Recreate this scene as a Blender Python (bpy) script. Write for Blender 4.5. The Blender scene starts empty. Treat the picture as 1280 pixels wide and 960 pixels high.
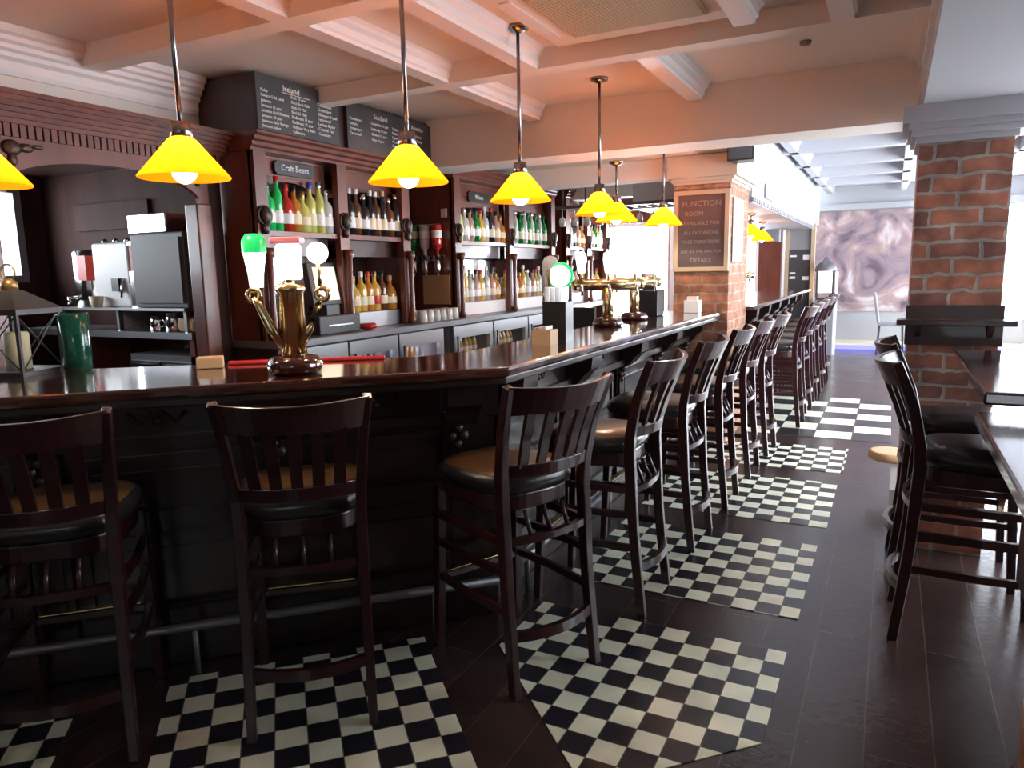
import bpy, bmesh, math, random
from mathutils import Vector, Matrix
random.seed(7)
C = bpy.context.scene.collection
SC = bpy.context.scene
PI = math.pi
# ------------------------------------------------------------------ camera, world, lights, exposure
cam = bpy.data.cameras.new('camera'); cam.sensor_width = 36.0; cam.lens = 25.54; cam.clip_start = 0.05
co = bpy.data.objects.new('camera', cam); C.objects.link(co)
f_ = Vector((-0.4564, 0.8764, -0.1535)).normalized()
r_ = Vector((0.8885, 0.4587, -0.0197)); r_ = (r_ - f_*r_.dot(f_)).normalized(); u_ = r_.cross(f_)
m = Matrix.Identity(4)
for i in range(3):
    m[i][0] = r_[i]; m[i][1] = u_[i]; m[i][2] = -f_[i]
m[2][3] = 1.4615
co.matrix_world = m
SC.camera = co
w = bpy.data.worlds.new('world'); SC.world = w; w.use_nodes = True
w.node_tree.nodes['Background'].inputs[0].default_value = (0.80, 0.90, 1.0, 1)
w.node_tree.nodes['Background'].inputs[1].default_value = 2.5
SC.view_settings.view_transform = 'Standard'; SC.view_settings.look = 'None'
SC.view_settings.exposure = 0.92; SC.view_settings.gamma = 1.0; SC.view_settings.use_curve_mapping = False

def area(name, loc, size, rot, power, col=(0.86, 0.93, 1.0)):
    l = bpy.data.lights.new(name, 'AREA'); l.shape = 'RECTANGLE'; l.size, l.size_y = size
    l.energy = power; l.color = col
    o = bpy.data.objects.new(name, l); C.objects.link(o); o.location = loc; o.rotation_euler = rot
    return o
# daylight standing outside each window and shining in; the last is an added fill
area('daylight_right', (2.95, 8.0, 1.6), (2.2, 9.0), (0, PI/2, 0), 640)
area('daylight_far', (1.7, 14.9, 1.5), (2.6, 2.2), (-PI/2, 0, 0), 260)
area('daylight_bar_end', (-2.95, 9.75, 1.5), (1.1, 1.4), (-PI/2, 0, 0), 150)
area('daylight_hall', (-2.15, 13.35, 1.5), (0.6, 1.4), (-PI/2, 0, 0), 80)
area('daylight_left', (-6.3, 1.8, 1.8), (1.2, 3.0), (0, -PI/2, 0), 80)
area('near_fill', (1.1, -3.4, 1.9), (1.2, 0.8), (PI/2, 0, 0), 3)  # added fill lamp behind the camera, outside an invented opening

# ------------------------------------------------------------------ materials
M = {}
def mat(name, col, rough=0.5, metal=0.0, coat=0.0, emit=None, es=0.0, spec=0.5, noise=None, bump=0.0, trans=0.0, bscale=30.0):
    m = bpy.data.materials.new(name); m.use_nodes = True
    nt = m.node_tree; b = nt.nodes['Principled BSDF']
    b.inputs['Base Color'].default_value = (*col, 1); b.inputs['Roughness'].default_value = rough
    b.inputs['Metallic'].default_value = metal; b.inputs['Coat Weight'].default_value = coat
    b.inputs['Coat Roughness'].default_value = 0.12
    b.inputs['Specular IOR Level'].default_value = spec
    b.inputs['Transmission Weight'].default_value = trans
    if emit:
        b.inputs['Emission Color'].default_value = (*emit, 1); b.inputs['Emission Strength'].default_value = es
    if noise:   # (second colour, scale xyz)
        tc = nt.nodes.new('ShaderNodeTexCoord'); mp = nt.nodes.new('ShaderNodeMapping')
        mp.inputs['Scale'].default_value = noise[1]
        n = nt.nodes.new('ShaderNodeTexNoise'); n.inputs['Scale'].default_value = 1.0; n.inputs['Detail'].default_value = 5
        rp = nt.nodes.new('ShaderNodeValToRGB')
        rp.color_ramp.elements[0].position = 0.35; rp.color_ramp.elements[0].color = (*col, 1)
        rp.color_ramp.elements[1].position = 0.68; rp.color_ramp.elements[1].color = (*noise[0], 1)
        L = nt.links.new
        L(tc.outputs['Object'], mp.inputs[0]); L(mp.outputs[0], n.inputs[0]); L(n.outputs[0], rp.inputs[0]); L(rp.outputs[0], b.inputs['Base Color'])
    if bump:
        tc = nt.nodes.new('ShaderNodeTexCoord'); n2 = nt.nodes.new('ShaderNodeTexNoise'); n2.inputs['Scale'].default_value = bscale
        n2.inputs['Detail'].default_value = 4
        bp = nt.nodes.new('ShaderNodeBump'); bp.inputs['Strength'].default_value = bump; bp.inputs['Distance'].default_value = 0.01
        L = nt.links.new
        L(tc.outputs['Object'], n2.inputs[0]); L(n2.outputs[0], bp.inputs['Height']); L(bp.outputs[0], b.inputs['Normal'])
    M[name] = m; return m
mat('mahogany', (0.040, 0.008, 0.009), 0.30, coat=0.35, noise=((0.020, 0.006, 0.007), (6, 6, 40)))
mat('alcove_wood', (0.06, 0.024, 0.018), 0.7, spec=0.15, noise=((0.035, 0.015, 0.012), (8, 8, 2)))
mat('bar_wood', (0.020, 0.009, 0.007), 0.32, coat=0.4, noise=((0.011, 0.006, 0.005), (8, 8, 3)))
mat('bar_top', (0.060, 0.014, 0.008), 0.10, coat=1.0, noise=((0.035, 0.009, 0.006), (5, 5, 5)))
mat('cabinet_wood', (0.170, 0.042, 0.024), 0.34, coat=0.2, noise=((0.095, 0.024, 0.015), (8, 8, 2)))
mat('dark_wood', (0.050, 0.017, 0.012), 0.35, coat=0.3, noise=((0.030, 0.011, 0.009), (8, 8, 2)))
mat('carving', (0.050, 0.028, 0.018), 0.4, metal=0.2, bump=0.6)
mat('leather', (0.12, 0.060, 0.025), 0.28, coat=0.2, bump=0.15, bscale=60)
mat('leather_black', (0.015, 0.014, 0.016), 0.30, coat=0.2, bump=0.15, bscale=60)
mat('brass', (0.86, 0.70, 0.38), 0.20, metal=1.0)
mat('chrome', (0.75, 0.76, 0.78), 0.15, metal=1.0)
mat('steel', (0.55, 0.55, 0.57), 0.30, metal=1.0)
mat('grey_steel', (0.22, 0.22, 0.24), 0.35, metal=0.6)
mat('rod_metal', (0.30, 0.29, 0.30), 0.25, metal=1.0)
mat('ceiling', (0.84, 0.80, 0.75), 0.75, bump=0.15, bscale=12)
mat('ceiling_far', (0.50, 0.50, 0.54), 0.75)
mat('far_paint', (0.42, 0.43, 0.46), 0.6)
mat('capital_paint', (0.52, 0.46, 0.38), 0.7)
mat('blue_cap', (0.05, 0.05, 0.5), 0.3)
mat('dull_metal', (0.10, 0.095, 0.10), 0.5)
mat('white_paint', (0.80, 0.76, 0.76), 0.45)
mat('plaster', (0.68, 0.64, 0.60), 0.8, bump=0.1, bscale=10)
mat('slate', (0.030, 0.032, 0.036), 0.6, noise=((0.055, 0.058, 0.062), (5, 5, 5)))
mat('chalk', (0.85, 0.85, 0.85), 0.9)
mat('dim_chalk', (0.30, 0.27, 0.28), 0.9)
mat('brown_slate', (0.085, 0.055, 0.055), 0.6, noise=((0.115, 0.08, 0.08), (5, 5, 5)))
mat('tan_frame', (0.50, 0.38, 0.26), 0.5)
mat('black', (0.012, 0.012, 0.014), 0.35)
mat('dark_grey', (0.05, 0.05, 0.055), 0.4)
mat('grey', (0.25, 0.25, 0.27), 0.5)
mat('white', (0.85, 0.85, 0.85), 0.4)
mat('cream', (0.80, 0.70, 0.50), 0.5)
mat('red', (0.50, 0.02, 0.02), 0.35)
mat('pink_paint', (0.8, 0.25, 0.3), 0.4)
mat('plain_red', (0.6, 0.05, 0.03), 0.4)  # plain red of the machine panels
mat('paper', (0.80, 0.74, 0.66), 0.7)
mat('tan', (0.55, 0.36, 0.20), 0.6)
mat('mesh_grille', (0.66, 0.62, 0.46), 0.7)
mat('gilt', (0.40, 0.27, 0.12), 0.35, metal=0.7)
mat('mirror', (0.55, 0.55, 0.58), 0.06, metal=1.0)
mat('blue_led', (0.1, 0.1, 0.6), 0.4, emit=(0.25, 0.25, 1.0), es=0.9)
mat('screen', (0.5, 0.4, 0.3), 0.3, emit=(0.85, 0.72, 0.50), es=0.75)
mat('lens_white', (0.9, 0.9, 0.9), 0.3, emit=(1.0, 1.0, 0.95), es=1.0)
mat('lens_green', (0.02, 0.55, 0.15), 0.25, emit=(0.0, 0.5, 0.12), es=0.35)
mat('fridge_glow', (0.6, 0.6, 0.7), 0.4, emit=(0.75, 0.75, 1.0), es=2.2)
mat('downlight', (1, 1, 1), 0.4, emit=(1.0, 0.85, 0.6), es=6)
mat('lantern_glow', (1, 1, 1), 0.4, emit=(1.0, 0.92, 0.72), es=2.5)
mat('bulb', (1, 1, 1), 0.3, emit=(1.0, 0.86, 0.55), es=14)
mat('candle', (0.75, 0.72, 0.50), 0.5)
mat('green_glass', (0.01, 0.10, 0.07), 0.08, trans=0.5)
G = {}
for n, c in dict(green=(0.0, 0.30, 0.05), bright_green=(0.03, 0.75, 0.2), red=(0.7, 0.04, 0.03), amber=(0.70, 0.28, 0.04), gold=(0.95, 0.62, 0.12),
                 yellow=(0.85, 0.85, 0.25), clear=(0.75, 0.78, 0.76), brown=(0.14, 0.05, 0.02), black=(0.02, 0.02, 0.025), pink=(0.75, 0.42, 0.30)).items():
    G[n] = mat('glass_' + n, c, 0.08, trans=0.35 if n not in ('black', 'brown') else 0.1, coat=0.5)
def glass_pane():
    m = bpy.data.materials.new('window_glass'); m.use_nodes = True; nt = m.node_tree
    nt.nodes.remove(nt.nodes['Principled BSDF'])
    t = nt.nodes.new('ShaderNodeBsdfTransparent'); g = nt.nodes.new('ShaderNodeBsdfGlossy'); g.inputs['Roughness'].default_value = 0.03
    x = nt.nodes.new('ShaderNodeMixShader'); x.inputs[0].default_value = 0.08
    nt.links.new(t.outputs[0], x.inputs[1]); nt.links.new(g.outputs[0], x.inputs[2]); nt.links.new(x.outputs[0], nt.nodes['Material Output'].inputs[0])
    M['glass'] = m
glass_pane()
def shade_mat():
    m = bpy.data.materials.new('amber_shade_glass'); m.use_nodes = True; nt = m.node_tree
    nt.nodes.remove(nt.nodes['Principled BSDF'])
    t = nt.nodes.new('ShaderNodeBsdfTranslucent'); t.inputs[0].default_value = (1.0, 0.52, 0.08, 1)
    d = nt.nodes.new('ShaderNodeEmission'); d.inputs[0].default_value = (1.0, 0.20, 0.002, 1); d.inputs[1].default_value = 0.55
    x = nt.nodes.new('ShaderNodeAddShader')
    nt.links.new(t.outputs[0], x.inputs[0]); nt.links.new(d.outputs[0], x.inputs[1]); nt.links.new(x.outputs[0], nt.nodes['Material Output'].inputs[0])
    M['shade'] = m
shade_mat()
def brick_mat(name, c1, c2, mortar):
    m = bpy.data.materials.new(name); m.use_nodes = True; nt = m.node_tree; b = nt.nodes['Principled BSDF']; L = nt.links.new
    tc = nt.nodes.new('ShaderNodeTexCoord'); s = nt.nodes.new('ShaderNodeSeparateXYZ'); L(tc.outputs['Object'], s.inputs[0])
    a = nt.nodes.new('ShaderNodeMath'); a.operation = 'ADD'; L(s.outputs[0], a.inputs[0]); L(s.outputs[1], a.inputs[1])
    cb = nt.nodes.new('ShaderNodeCombineXYZ'); L(a.outputs[0], cb.inputs[0]); L(s.outputs[2], cb.inputs[1])
    nz = nt.nodes.new('ShaderNodeTexNoise'); nz.inputs['Scale'].default_value = 9; L(tc.outputs['Object'], nz.inputs[0])
    mx = nt.nodes.new('ShaderNodeMix'); mx.data_type = 'RGBA'; mx.blend_type = 'LINEAR_LIGHT'; mx.inputs[0].default_value = 0.022
    L(cb.outputs[0], mx.inputs[6]); L(nz.outputs[1], mx.inputs[7])
    k = nt.nodes.new('ShaderNodeTexBrick'); L(mx.outputs[2], k.inputs[0])
    k.inputs['Scale'].default_value = 1; k.inputs['Brick Width'].default_value = 0.215; k.inputs['Row Height'].default_value = 0.078
    k.inputs['Mortar Size'].default_value = 0.009; k.inputs['Mortar Smooth'].default_value = 0.3; k.inputs['Bias'].default_value = -0.2
    k.inputs[1].default_value = (*c1, 1); k.inputs[2].default_value = (*c2, 1); k.inputs[3].default_value = (*mortar, 1)
    n2 = nt.nodes.new('ShaderNodeTexNoise'); n2.inputs['Scale'].default_value = 9; n2.inputs['Detail'].default_value = 6; L(tc.outputs['Object'], n2.inputs[0])
    rp = nt.nodes.new('ShaderNodeValToRGB'); rp.color_ramp.elements[0].position = 0.35; rp.color_ramp.elements[0].color = (0.5, 0.5, 0.52, 1)
    rp.color_ramp.elements[1].position = 0.7; rp.color_ramp.elements[1].color = (1.4, 1.45, 1.45, 1); L(n2.outputs[0], rp.inputs[0])
    mu = nt.nodes.new('ShaderNodeMix'); mu.data_type = 'RGBA'; mu.blend_type = 'MULTIPLY'; mu.inputs[0].default_value = 0.8
    L(k.outputs[0], mu.inputs[6]); L(rp.outputs[0], mu.inputs[7]); L(mu.outputs[2], b.inputs['Base Color'])
    bp = nt.nodes.new('ShaderNodeBump'); bp.inputs['Strength'].default_value = 0.6; bp.inputs['Distance'].default_value = 0.01; bp.invert = True
    L(k.outputs[1], bp.inputs['Height']); L(bp.outputs[0], b.inputs['Normal']); b.inputs['Roughness'].default_value = 0.8
    M[name] = m
brick_mat('brick', (0.50, 0.19, 0.12), (0.22, 0.10, 0.085), (0.42, 0.37, 0.33))
brick_mat('brick_orange', (0.40, 0.16, 0.085), (0.27, 0.10, 0.055), (0.38, 0.24, 0.17))
def floor_mat():
    m = mat('floor', (0.055, 0.028, 0.022), 0.16, noise=None); nt = m.node_tree; b = nt.nodes['Principled BSDF']; L = nt.links.new
    tc = nt.nodes.new('ShaderNodeTexCoord')
    k = nt.nodes.new('ShaderNodeTexBrick'); mp = nt.nodes.new('ShaderNodeMapping'); mp.inputs['Rotation'].default_value = (0, 0, PI/2)
    L(tc.outputs['Object'], mp.inputs[0]); L(mp.outputs[0], k.inputs[0]); k.inputs['Scale'].default_value = 1
    k.inputs['Brick Width'].default_value = 1.5; k.inputs['Row Height'].default_value = 0.19; k.inputs['Mortar Size'].default_value = 0.002
    k.inputs[1].default_value = (0.046, 0.026, 0.023, 1); k.inputs[2].default_value = (0.032, 0.020, 0.018, 1); k.inputs[3].default_value = (0.08, 0.06, 0.05, 1)
    n = nt.nodes.new('ShaderNodeTexNoise'); n.inputs['Scale'].default_value = 3; n.inputs['Detail'].default_value = 6; L(tc.outputs['Object'], n.inputs[0])
    mr = nt.nodes.new('ShaderNodeMapRange'); mr.inputs['To Min'].default_value = 0.12; mr.inputs['To Max'].default_value = 0.34; L(n.outputs[0], mr.inputs[0]); L(mr.outputs[0], b.inputs['Roughness'])
    L(k.outputs[0], b.inputs['Base Color'])
    n2 = nt.nodes.new('ShaderNodeTexNoise'); n2.inputs['Scale'].default_value = 26; n2.inputs['Detail'].default_value = 3; L(tc.outputs['Object'], n2.inputs[0])
    bp = nt.nodes.new('ShaderNodeBump'); bp.inputs['Strength'].default_value = 0.12; bp.inputs['Distance'].default_value = 0.01; L(n2.outputs[0], bp.inputs['Height']); L(bp.outputs[0], b.inputs['Normal'])
floor_mat()
def checker_mat(name, size, off, a, white_odd):
    """square tiles of a given size on a grid whose origin is off and whose first axis is turned by a"""
    m = mat(name, (0.7, 0.7, 0.6), 0.25); nt = m.node_tree; b = nt.nodes['Principled BSDF']; L = nt.links.new
    tc = nt.nodes.new('ShaderNodeTexCoord'); mp = nt.nodes.new('ShaderNodeMapping'); mp.vector_type = 'TEXTURE'
    mp.inputs['Location'].default_value = (off[0], off[1], -0.5*size); mp.inputs['Rotation'].default_value = (0, 0, a); mp.inputs['Scale'].default_value = (size, size, size)
    L(tc.outputs['Object'], mp.inputs[0])
    k = nt.nodes.new('ShaderNodeTexChecker'); k.inputs['Scale'].default_value = 1.0; L(mp.outputs[0], k.inputs[0])
    wcol, bcol = (0.80, 0.83, 0.66, 1), (0.018, 0.018, 0.026, 1)
    k.inputs[1].default_value = bcol if white_odd else wcol; k.inputs[2].default_value = wcol if white_odd else bcol
    g = nt.nodes.new('ShaderNodeTexBrick'); g.offset = 0; L(mp.outputs[0], g.inputs[0]); g.inputs['Scale'].default_value = 1
    g.inputs['Brick Width'].default_value = 1; g.inputs['Row Height'].default_value = 1; g.inputs['Mortar Size'].default_value = 0.018
    mx = nt.nodes.new('ShaderNodeMix'); mx.data_type = 'RGBA'; L(g.outputs[1], mx.inputs[0]); L(k.outputs[0], mx.inputs[6]); mx.inputs[7].default_value = (0.10, 0.10, 0.09, 1)
    n = nt.nodes.new('ShaderNodeTexNoise'); n.inputs['Scale'].default_value = 7; n.inputs['Detail'].default_value = 5; L(tc.outputs['Object'], n.inputs[0])
    rp = nt.nodes.new('ShaderNodeValToRGB'); rp.color_ramp.elements[0].position = 0.3; rp.color_ramp.elements[0].color = (0.6, 0.55, 0.5, 1); rp.color_ramp.elements[1].position = 0.55
    L(n.outputs[0], rp.inputs[0]); mu = nt.nodes.new('ShaderNodeMix'); mu.data_type = 'RGBA'; mu.blend_type = 'MULTIPLY'; mu.inputs[0].default_value = 0.38
    L(mx.outputs[2], mu.inputs[6]); L(rp.outputs[0], mu.inputs[7]); L(mu.outputs[2], b.inputs['Base Color'])
checker_mat('check_straight', 0.1, (-0.948, 2.765), 0, False)
checker_mat('check_turned', 0.1009, (-2.125, 1.547), PI/4, False)
checker_mat('check_large', 0.3, (-0.83, 6.60), 0, False)
def mural_mat():
    m = mat('mural', (0.6, 0.5, 0.55), 0.5); nt = m.node_tree; b = nt.nodes['Principled BSDF']; L = nt.links.new
    tc = nt.nodes.new('ShaderNodeTexCoord'); wv = nt.nodes.new('ShaderNodeTexNoise'); wv.inputs['Scale'].default_value = 1.3; wv.inputs['Distortion'].default_value = 2.2; wv.inputs['Detail'].default_value = 3
    L(tc.outputs['Object'], wv.inputs[0]); rp = nt.nodes.new('ShaderNodeValToRGB'); e = rp.color_ramp.elements
    e[0].position = 0.30; e[0].color = (0.12, 0.085, 0.11, 1); e[1].position = 0.68; e[1].color = (0.66, 0.64, 0.70, 1)
    x = e.new(0.4); x.color = (0.27, 0.20, 0.24, 1); x = e.new(0.52); x.color = (0.42, 0.29, 0.28, 1)
    L(wv.outputs[0], rp.inputs[0]); L(rp.outputs[0], b.inputs['Base Color'])
mural_mat()

# ------------------------------------------------------------------ mesh helpers
class B:
    """collects shapes in one bmesh"""
    def __init__(s): s.bm = bmesh.new()
    def hexa(s, P, smooth=False):
        v = [s.bm.verts.new(p) for p in P]
        for q in ((0, 3, 2, 1), (4, 5, 6, 7), (0, 1, 5, 4), (1, 2, 6, 5), (2, 3, 7, 6), (3, 0, 4, 7)): s.bm.faces.new([v[i] for i in q])
        return s
    def box(s, x0, x1, y0, y1, z0, z1):
        if x0 > x1: x0, x1 = x1, x0
        if y0 > y1: y0, y1 = y1, y0
        return s.hexa([(x0, y0, z0), (x1, y0, z0), (x1, y1, z0), (x0, y1, z0), (x0, y0, z1), (x1, y0, z1), (x1, y1, z1), (x0, y1, z1)])
    def obox(s, o, u, n, u0, u1, z0, z1, d0, d1):
        """box on a wall: o a ground point of the wall, u along it, n out of it"""
        def P(a, d, z): return (o[0]+u[0]*a+n[0]*d, o[1]+u[1]*a+n[1]*d, z)
        return s.hexa([P(u0, d0, z0), P(u1, d0, z0), P(u1, d1, z0), P(u0, d1, z0), P(u0, d0, z1), P(u1, d0, z1), P(u1, d1, z1), P(u0, d1, z1)])
    def prism(s, pts, z0, z1):
        a = [s.bm.verts.new((x, y, z0)) for x, y in pts]; b = [s.bm.verts.new((x, y, z1)) for x, y in pts]; n = len(pts)
        s.bm.faces.new(a[::-1]); s.bm.faces.new(b)
        for i in range(n): s.bm.faces.new([a[i], a[(i+1) % n], b[(i+1) % n], b[i]])
        return s
    def ext(s, prof, a, b):
        """extrude a 3-D profile loop (list of points) by vector a->b"""
        A = [s.bm.verts.new(Vector(p)+Vector(a)) for p in prof]; Bv = [s.bm.verts.new(Vector(p)+Vector(b)) for p in prof]; n = len(prof)
        s.bm.faces.new(A[::-1]); s.bm.faces.new(Bv)
        for i in range(n): s.bm.faces.new([A[i], A[(i+1) % n], Bv[(i+1) % n], Bv[i]])
        return s
    def lathe(s, prof, c=(0, 0, 0), n=16, cap=True, R=None):
        rings = []
        for r, z in prof:
            ring = []
            for k in range(n):
                a = 2*PI*k/n; p = Vector((r*math.cos(a), r*math.sin(a), z))
                if R: p = R @ p
                ring.append(s.bm.verts.new(p+Vector(c)))
            rings.append(ring)
        for A, Bv in zip(rings, rings[1:]):
            for k in range(n): f = s.bm.faces.new([A[k], A[(k+1) % n], Bv[(k+1) % n], Bv[k]]); f.smooth = True
        if cap: s.bm.faces.new(rings[0][::-1]); s.bm.faces.new(rings[-1])
        return s
    def tube(s, pts, r, n=8, smooth=True, rect=None):
        """swept round (or rect=(w,t)) bar along points; r may be a list"""
        pts = [Vector(p) for p in pts]; rings = []
        side0 = None
        for i, p in enumerate(pts):
            d = (pts[min(i+1, len(pts)-1)]-pts[max(i-1, 0)]).normalized()
            ref = Vector((1, 0, 0)) if rect and abs(d.x) < 0.9 else (Vector((0, 0, 1)) if abs(d.z) < 0.9 else Vector((1, 0, 0)))
            a = (ref-d*ref.dot(d)).normalized(); b = d.cross(a)
            rr = r[i] if isinstance(r, (list, tuple)) else r
            if rect:
                k = rr; w_, t_ = rect
                ring = [s.bm.verts.new(p+a*x*w_*k/2+b*y*t_*k/2) for x, y in ((-1, -1), (1, -1), (1, 1), (-1, 1))]
            else: ring = [s.bm.verts.new(p+(a*math.cos(2*PI*k/n)+b*math.sin(2*PI*k/n))*rr) for k in range(n)]
            rings.append(ring)
        m_ = len(rings[0])
        for A, Bv in zip(rings, rings[1:]):
            for k in range(m_):
                f = s.bm.faces.new([A[k], A[(k+1) % m_], Bv[(k+1) % m_], Bv[k]]); f.smooth = smooth and not rect
        s.bm.faces.new(rings[0][::-1]); s.bm.faces.new(rings[-1])
        return s
    def ball(s, c, r, sc=(1, 1, 1), n=12):
        mt = Matrix.Translation(c) @ Matrix.Diagonal((r*sc[0], r*sc[1], r*sc[2], 1))
        g = bmesh.ops.create_uvsphere(s.bm, u_segments=n, v_segments=n//2+2, radius=1, matrix=mt)
        for v in g['verts']:
            for f in v.link_faces: f.smooth = True
        return s
    def torus(s, c, R, r, axis='z', n=24, k=8):
        c = Vector(c); rings = []
        for i in range(n):
            a = 2*PI*i/n; ring = []
            for j in range(k):
                b = 2*PI*j/k; q = (R+r*math.cos(b)); x, y, z = q*math.cos(a), q*math.sin(a), r*math.sin(b)
                p = {'z': (x, y, z), 'x': (z, x, y), 'y': (x, z, y)}[axis]
                ring.append(s.bm.verts.new(c+Vector(p)))
            rings.append(ring)
        for i in range(n):
            A, Bv = rings[i], rings[(i+1) % n]
            for j in range(k): f = s.bm.faces.new([A[j], A[(j+1) % k], Bv[(j+1) % k], Bv[j]]); f.smooth = True
        return s
    def obj(s, name, m, parent=None, bevel=0.0, loc=None):
        bmesh.ops.recalc_face_normals(s.bm, faces=s.bm.faces)
        me = bpy.data.meshes.new(name); s.bm.to_mesh(me); s.bm.free()
        me.materials.append(M[m] if isinstance(m, str) else m)
        o = bpy.data.objects.new(name, me); C.objects.link(o)
        if parent: o.parent = parent
        if loc: o.location = loc
        if bevel:
            bv = o.modifiers.new('bevel', 'BEVEL'); bv.width = bevel; bv.segments = 2; bv.limit_method = 'ANGLE'
        return o
def thing(name, label, cat, loc=(0, 0, 0), rz=0.0, group=None):
    o = bpy.data.objects.new(name, None); C.objects.link(o); o.empty_display_size = 0.1
    o.location = loc; o.rotation_euler = (0, 0, rz); o['label'] = label; o['category'] = cat
    if group: o['group'] = group
    return o
def tag(o, label, cat, group=None, kind=None):
    o['label'] = label; o['category'] = cat
    if group: o['group'] = group
    if kind: o['kind'] = kind
    return o
def struct(o, label=None):
    o['kind'] = 'structure'
    if label: o['label'] = label; o['category'] = o.name.split('_')[0]
    return o
def kids(o): return [c for c in C.objects if c.parent == o]
def dup(o, loc=None, rz=None, label=None, group=None, parent=None):
    ch = TREE.get(o.name) or TREE.setdefault(o.name, kids(o))
    c = o.copy(); C.objects.link(c)
    if parent: c.parent = parent
    if loc is not None: c.location = loc
    if rz is not None: c.rotation_euler = (0, 0, rz)
    if label: c['label'] = label
    if group: c['group'] = group
    for k in ch: dup(k, parent=c)
    return c
TREE = {}
def text(body, size, m, parent, loc, rot, extrude=0.001, align='LEFT', name='lettering'):
    cu = bpy.data.curves.new(name, 'FONT'); cu.body = body; cu.size = size; cu.align_x = align; cu.extrude = extrude; cu.resolution_u = 2
    t = bpy.data.objects.new('tmp_text', cu)
    C.objects.link(t); dg = bpy.context.evaluated_depsgraph_get(); me = bpy.data.meshes.new_from_object(t.evaluated_get(dg))
    C.objects.unlink(t); bpy.data.objects.remove(t)
    o = bpy.data.objects.new(name, me); C.objects.link(o); me.materials.clear(); me.materials.append(M[m])
    o.location = loc; o.rotation_euler = rot; o.parent = parent
    return o
# ------------------------------------------------------------------ the setting
S_ = struct
S_(B().box(-5.8, 3.2, -3.6, 15.2, -0.1, 0.0).obj('floor', 'floor'), 'dark polished plank floor of the bar')
def inlay(k, pts, m, label):
    return S_(B().prism(pts, 0.0, 0.003).obj('trim_%d' % k, m), label)
gA = (-2.125, 1.547)
def ga(p, q):  # corner of the turned tile grid
    c = 0.7071*0.1009; return (gA[0]+c*(p+q), gA[1]+c*(p-q))
inlay(1, [(-1.02, 2.06), (-0.70, 1.74), (-0.28, 2.165), (-0.28, 2.765), (-1.30, 2.765), (-1.30, 2.345)], 'check_straight', 'black and white floor tiles before the first turn of the bar')
inlay(2, [(-1.32, 3.06), (-0.272, 3.06), (-0.272, 3.965), (-1.32, 3.965)], 'check_straight', 'second panel of black and white floor tiles')
inlay(3, [(-1.32, 4.265), (-0.25, 4.265), (-0.25, 5.205), (-1.32, 5.205)], 'check_straight', 'third panel of black and white floor tiles')
inlay(4, [(-1.32, 5.485), (-0.235, 5.485), (-0.235, 6.25), (-1.32, 6.25)], 'check_straight', 'fourth panel of black and white floor tiles')
inlay(5, [(-1.13, 6.60), (0.07, 6.60), (0.07, 8.70), (-1.13, 8.70)], 'check_large', 'sunlit panel of large black and white floor tiles')
inlay(6, [ga(-0.62, -1.45), ga(8.7, -1.45), ga(8.7, 9), ga(-0.62, 9)], 'check_turned', 'black and white floor tiles beneath the second stool')
inlay(7, [ga(-9, -1.0), ga(-3.45, -1.0), ga(-3.45, 9), ga(-9, 9)], 'check_turned', 'black and white floor tiles beneath the leftmost stool')
# ceilings
S_(B().box(-3.75, 3.2, -3.6, 5.1, 2.58, 2.68).obj('ceiling', 'ceiling'), 'cream plaster ceiling over the near bar')
S_(B().box(-3.75, -1.425, 5.1, 9.45, 2.36, 2.46).box(-2.6, -1.425, 9.45, 13.0, 2.36, 2.46).obj('ceiling', 'ceiling'), 'low plaster ceiling over the far part of the bar')
S_(B().box(-1.17, 3.2, 5.1, 15.2, 2.83, 2.93).obj('ceiling', 'ceiling_far'), 'high pale ceiling of the far room')
S_(B().box(-5.75, -3.75, -1.0, 3.4, 2.2, 2.3).obj('ceiling', 'dark_wood'), 'dark ceiling of the coffee alcove')
n = [8]
def trim(b, m, label):
    o = S_(b.obj('trim_%d' % n[0], m), label); n[0] += 1; return o
# beams of the coffers
for y in (1.15, 2.35, 3.55):
    trim(B().box(-3.6, 0.09, y, y+0.11, 2.48, 2.579), 'ceiling', 'plaster cross beam of the coffered ceiling')
def ymould(x, y0, y1, z0=2.48, z1=2.579, sgn=1, m='white_paint'):
    """a moulded side strip of a coffer, its bottom edge at x"""
    d = z1-z0
    prof = [(x-sgn*0.09, 0, z0), (x, 0, z0), (x, 0, z0+0.18*d), (x+sgn*0.012, 0, z0+0.25*d), (x+sgn*0.014, 0, z0+0.55*d), (x+sgn*0.035, 0, z0+0.7*d), (x+sgn*0.035, 0, z0+0.85*d), (x+sgn*0.05, 0, z1), (x-sgn*0.09, 0, z1)]
    return B().ext(prof, (0, y0, 0), (0, y1, 0))
for x, segs in ((-2.2, ((-1, 1.15), (1.26, 2.35), (2.46, 3.55), (3.66, 4.72))), (-1.665, ((-1, 1.15), (1.26, 2.35), (2.46, 3.55))), (-1.09, ((3.66, 4.7),)), (-0.57, ((1.26, 2.35), (2.46, 3.40))), (-0.195, ((2.46, 3.55),))):
    for y0, y1 in segs:
        trim(ymould(x, y0, y1), 'white_paint', 'white moulding along the coffered ceiling')
trim(B().box(-3.6, 0.09, 4.75, 5.1, 2.24, 2.579), 'ceiling', 'deep plaster downstand beam crossing over the bar')
trim(B().box(-3.6, -1.17, 6.15, 6.35, 2.2, 2.36), 'ceiling', 'plaster beam beyond the downstand')
trim(B().box(-3.6, -1.4, 7.6, 7.75, 2.22, 2.36), 'ceiling', 'farther plaster beam over the bar')
b = B().box(0.09, 0.52, -3.6, 5.1, 2.2, 2.579)
trim(b, 'ceiling_far', 'long plaster beam running over the brick pillar')
b = B()
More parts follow.
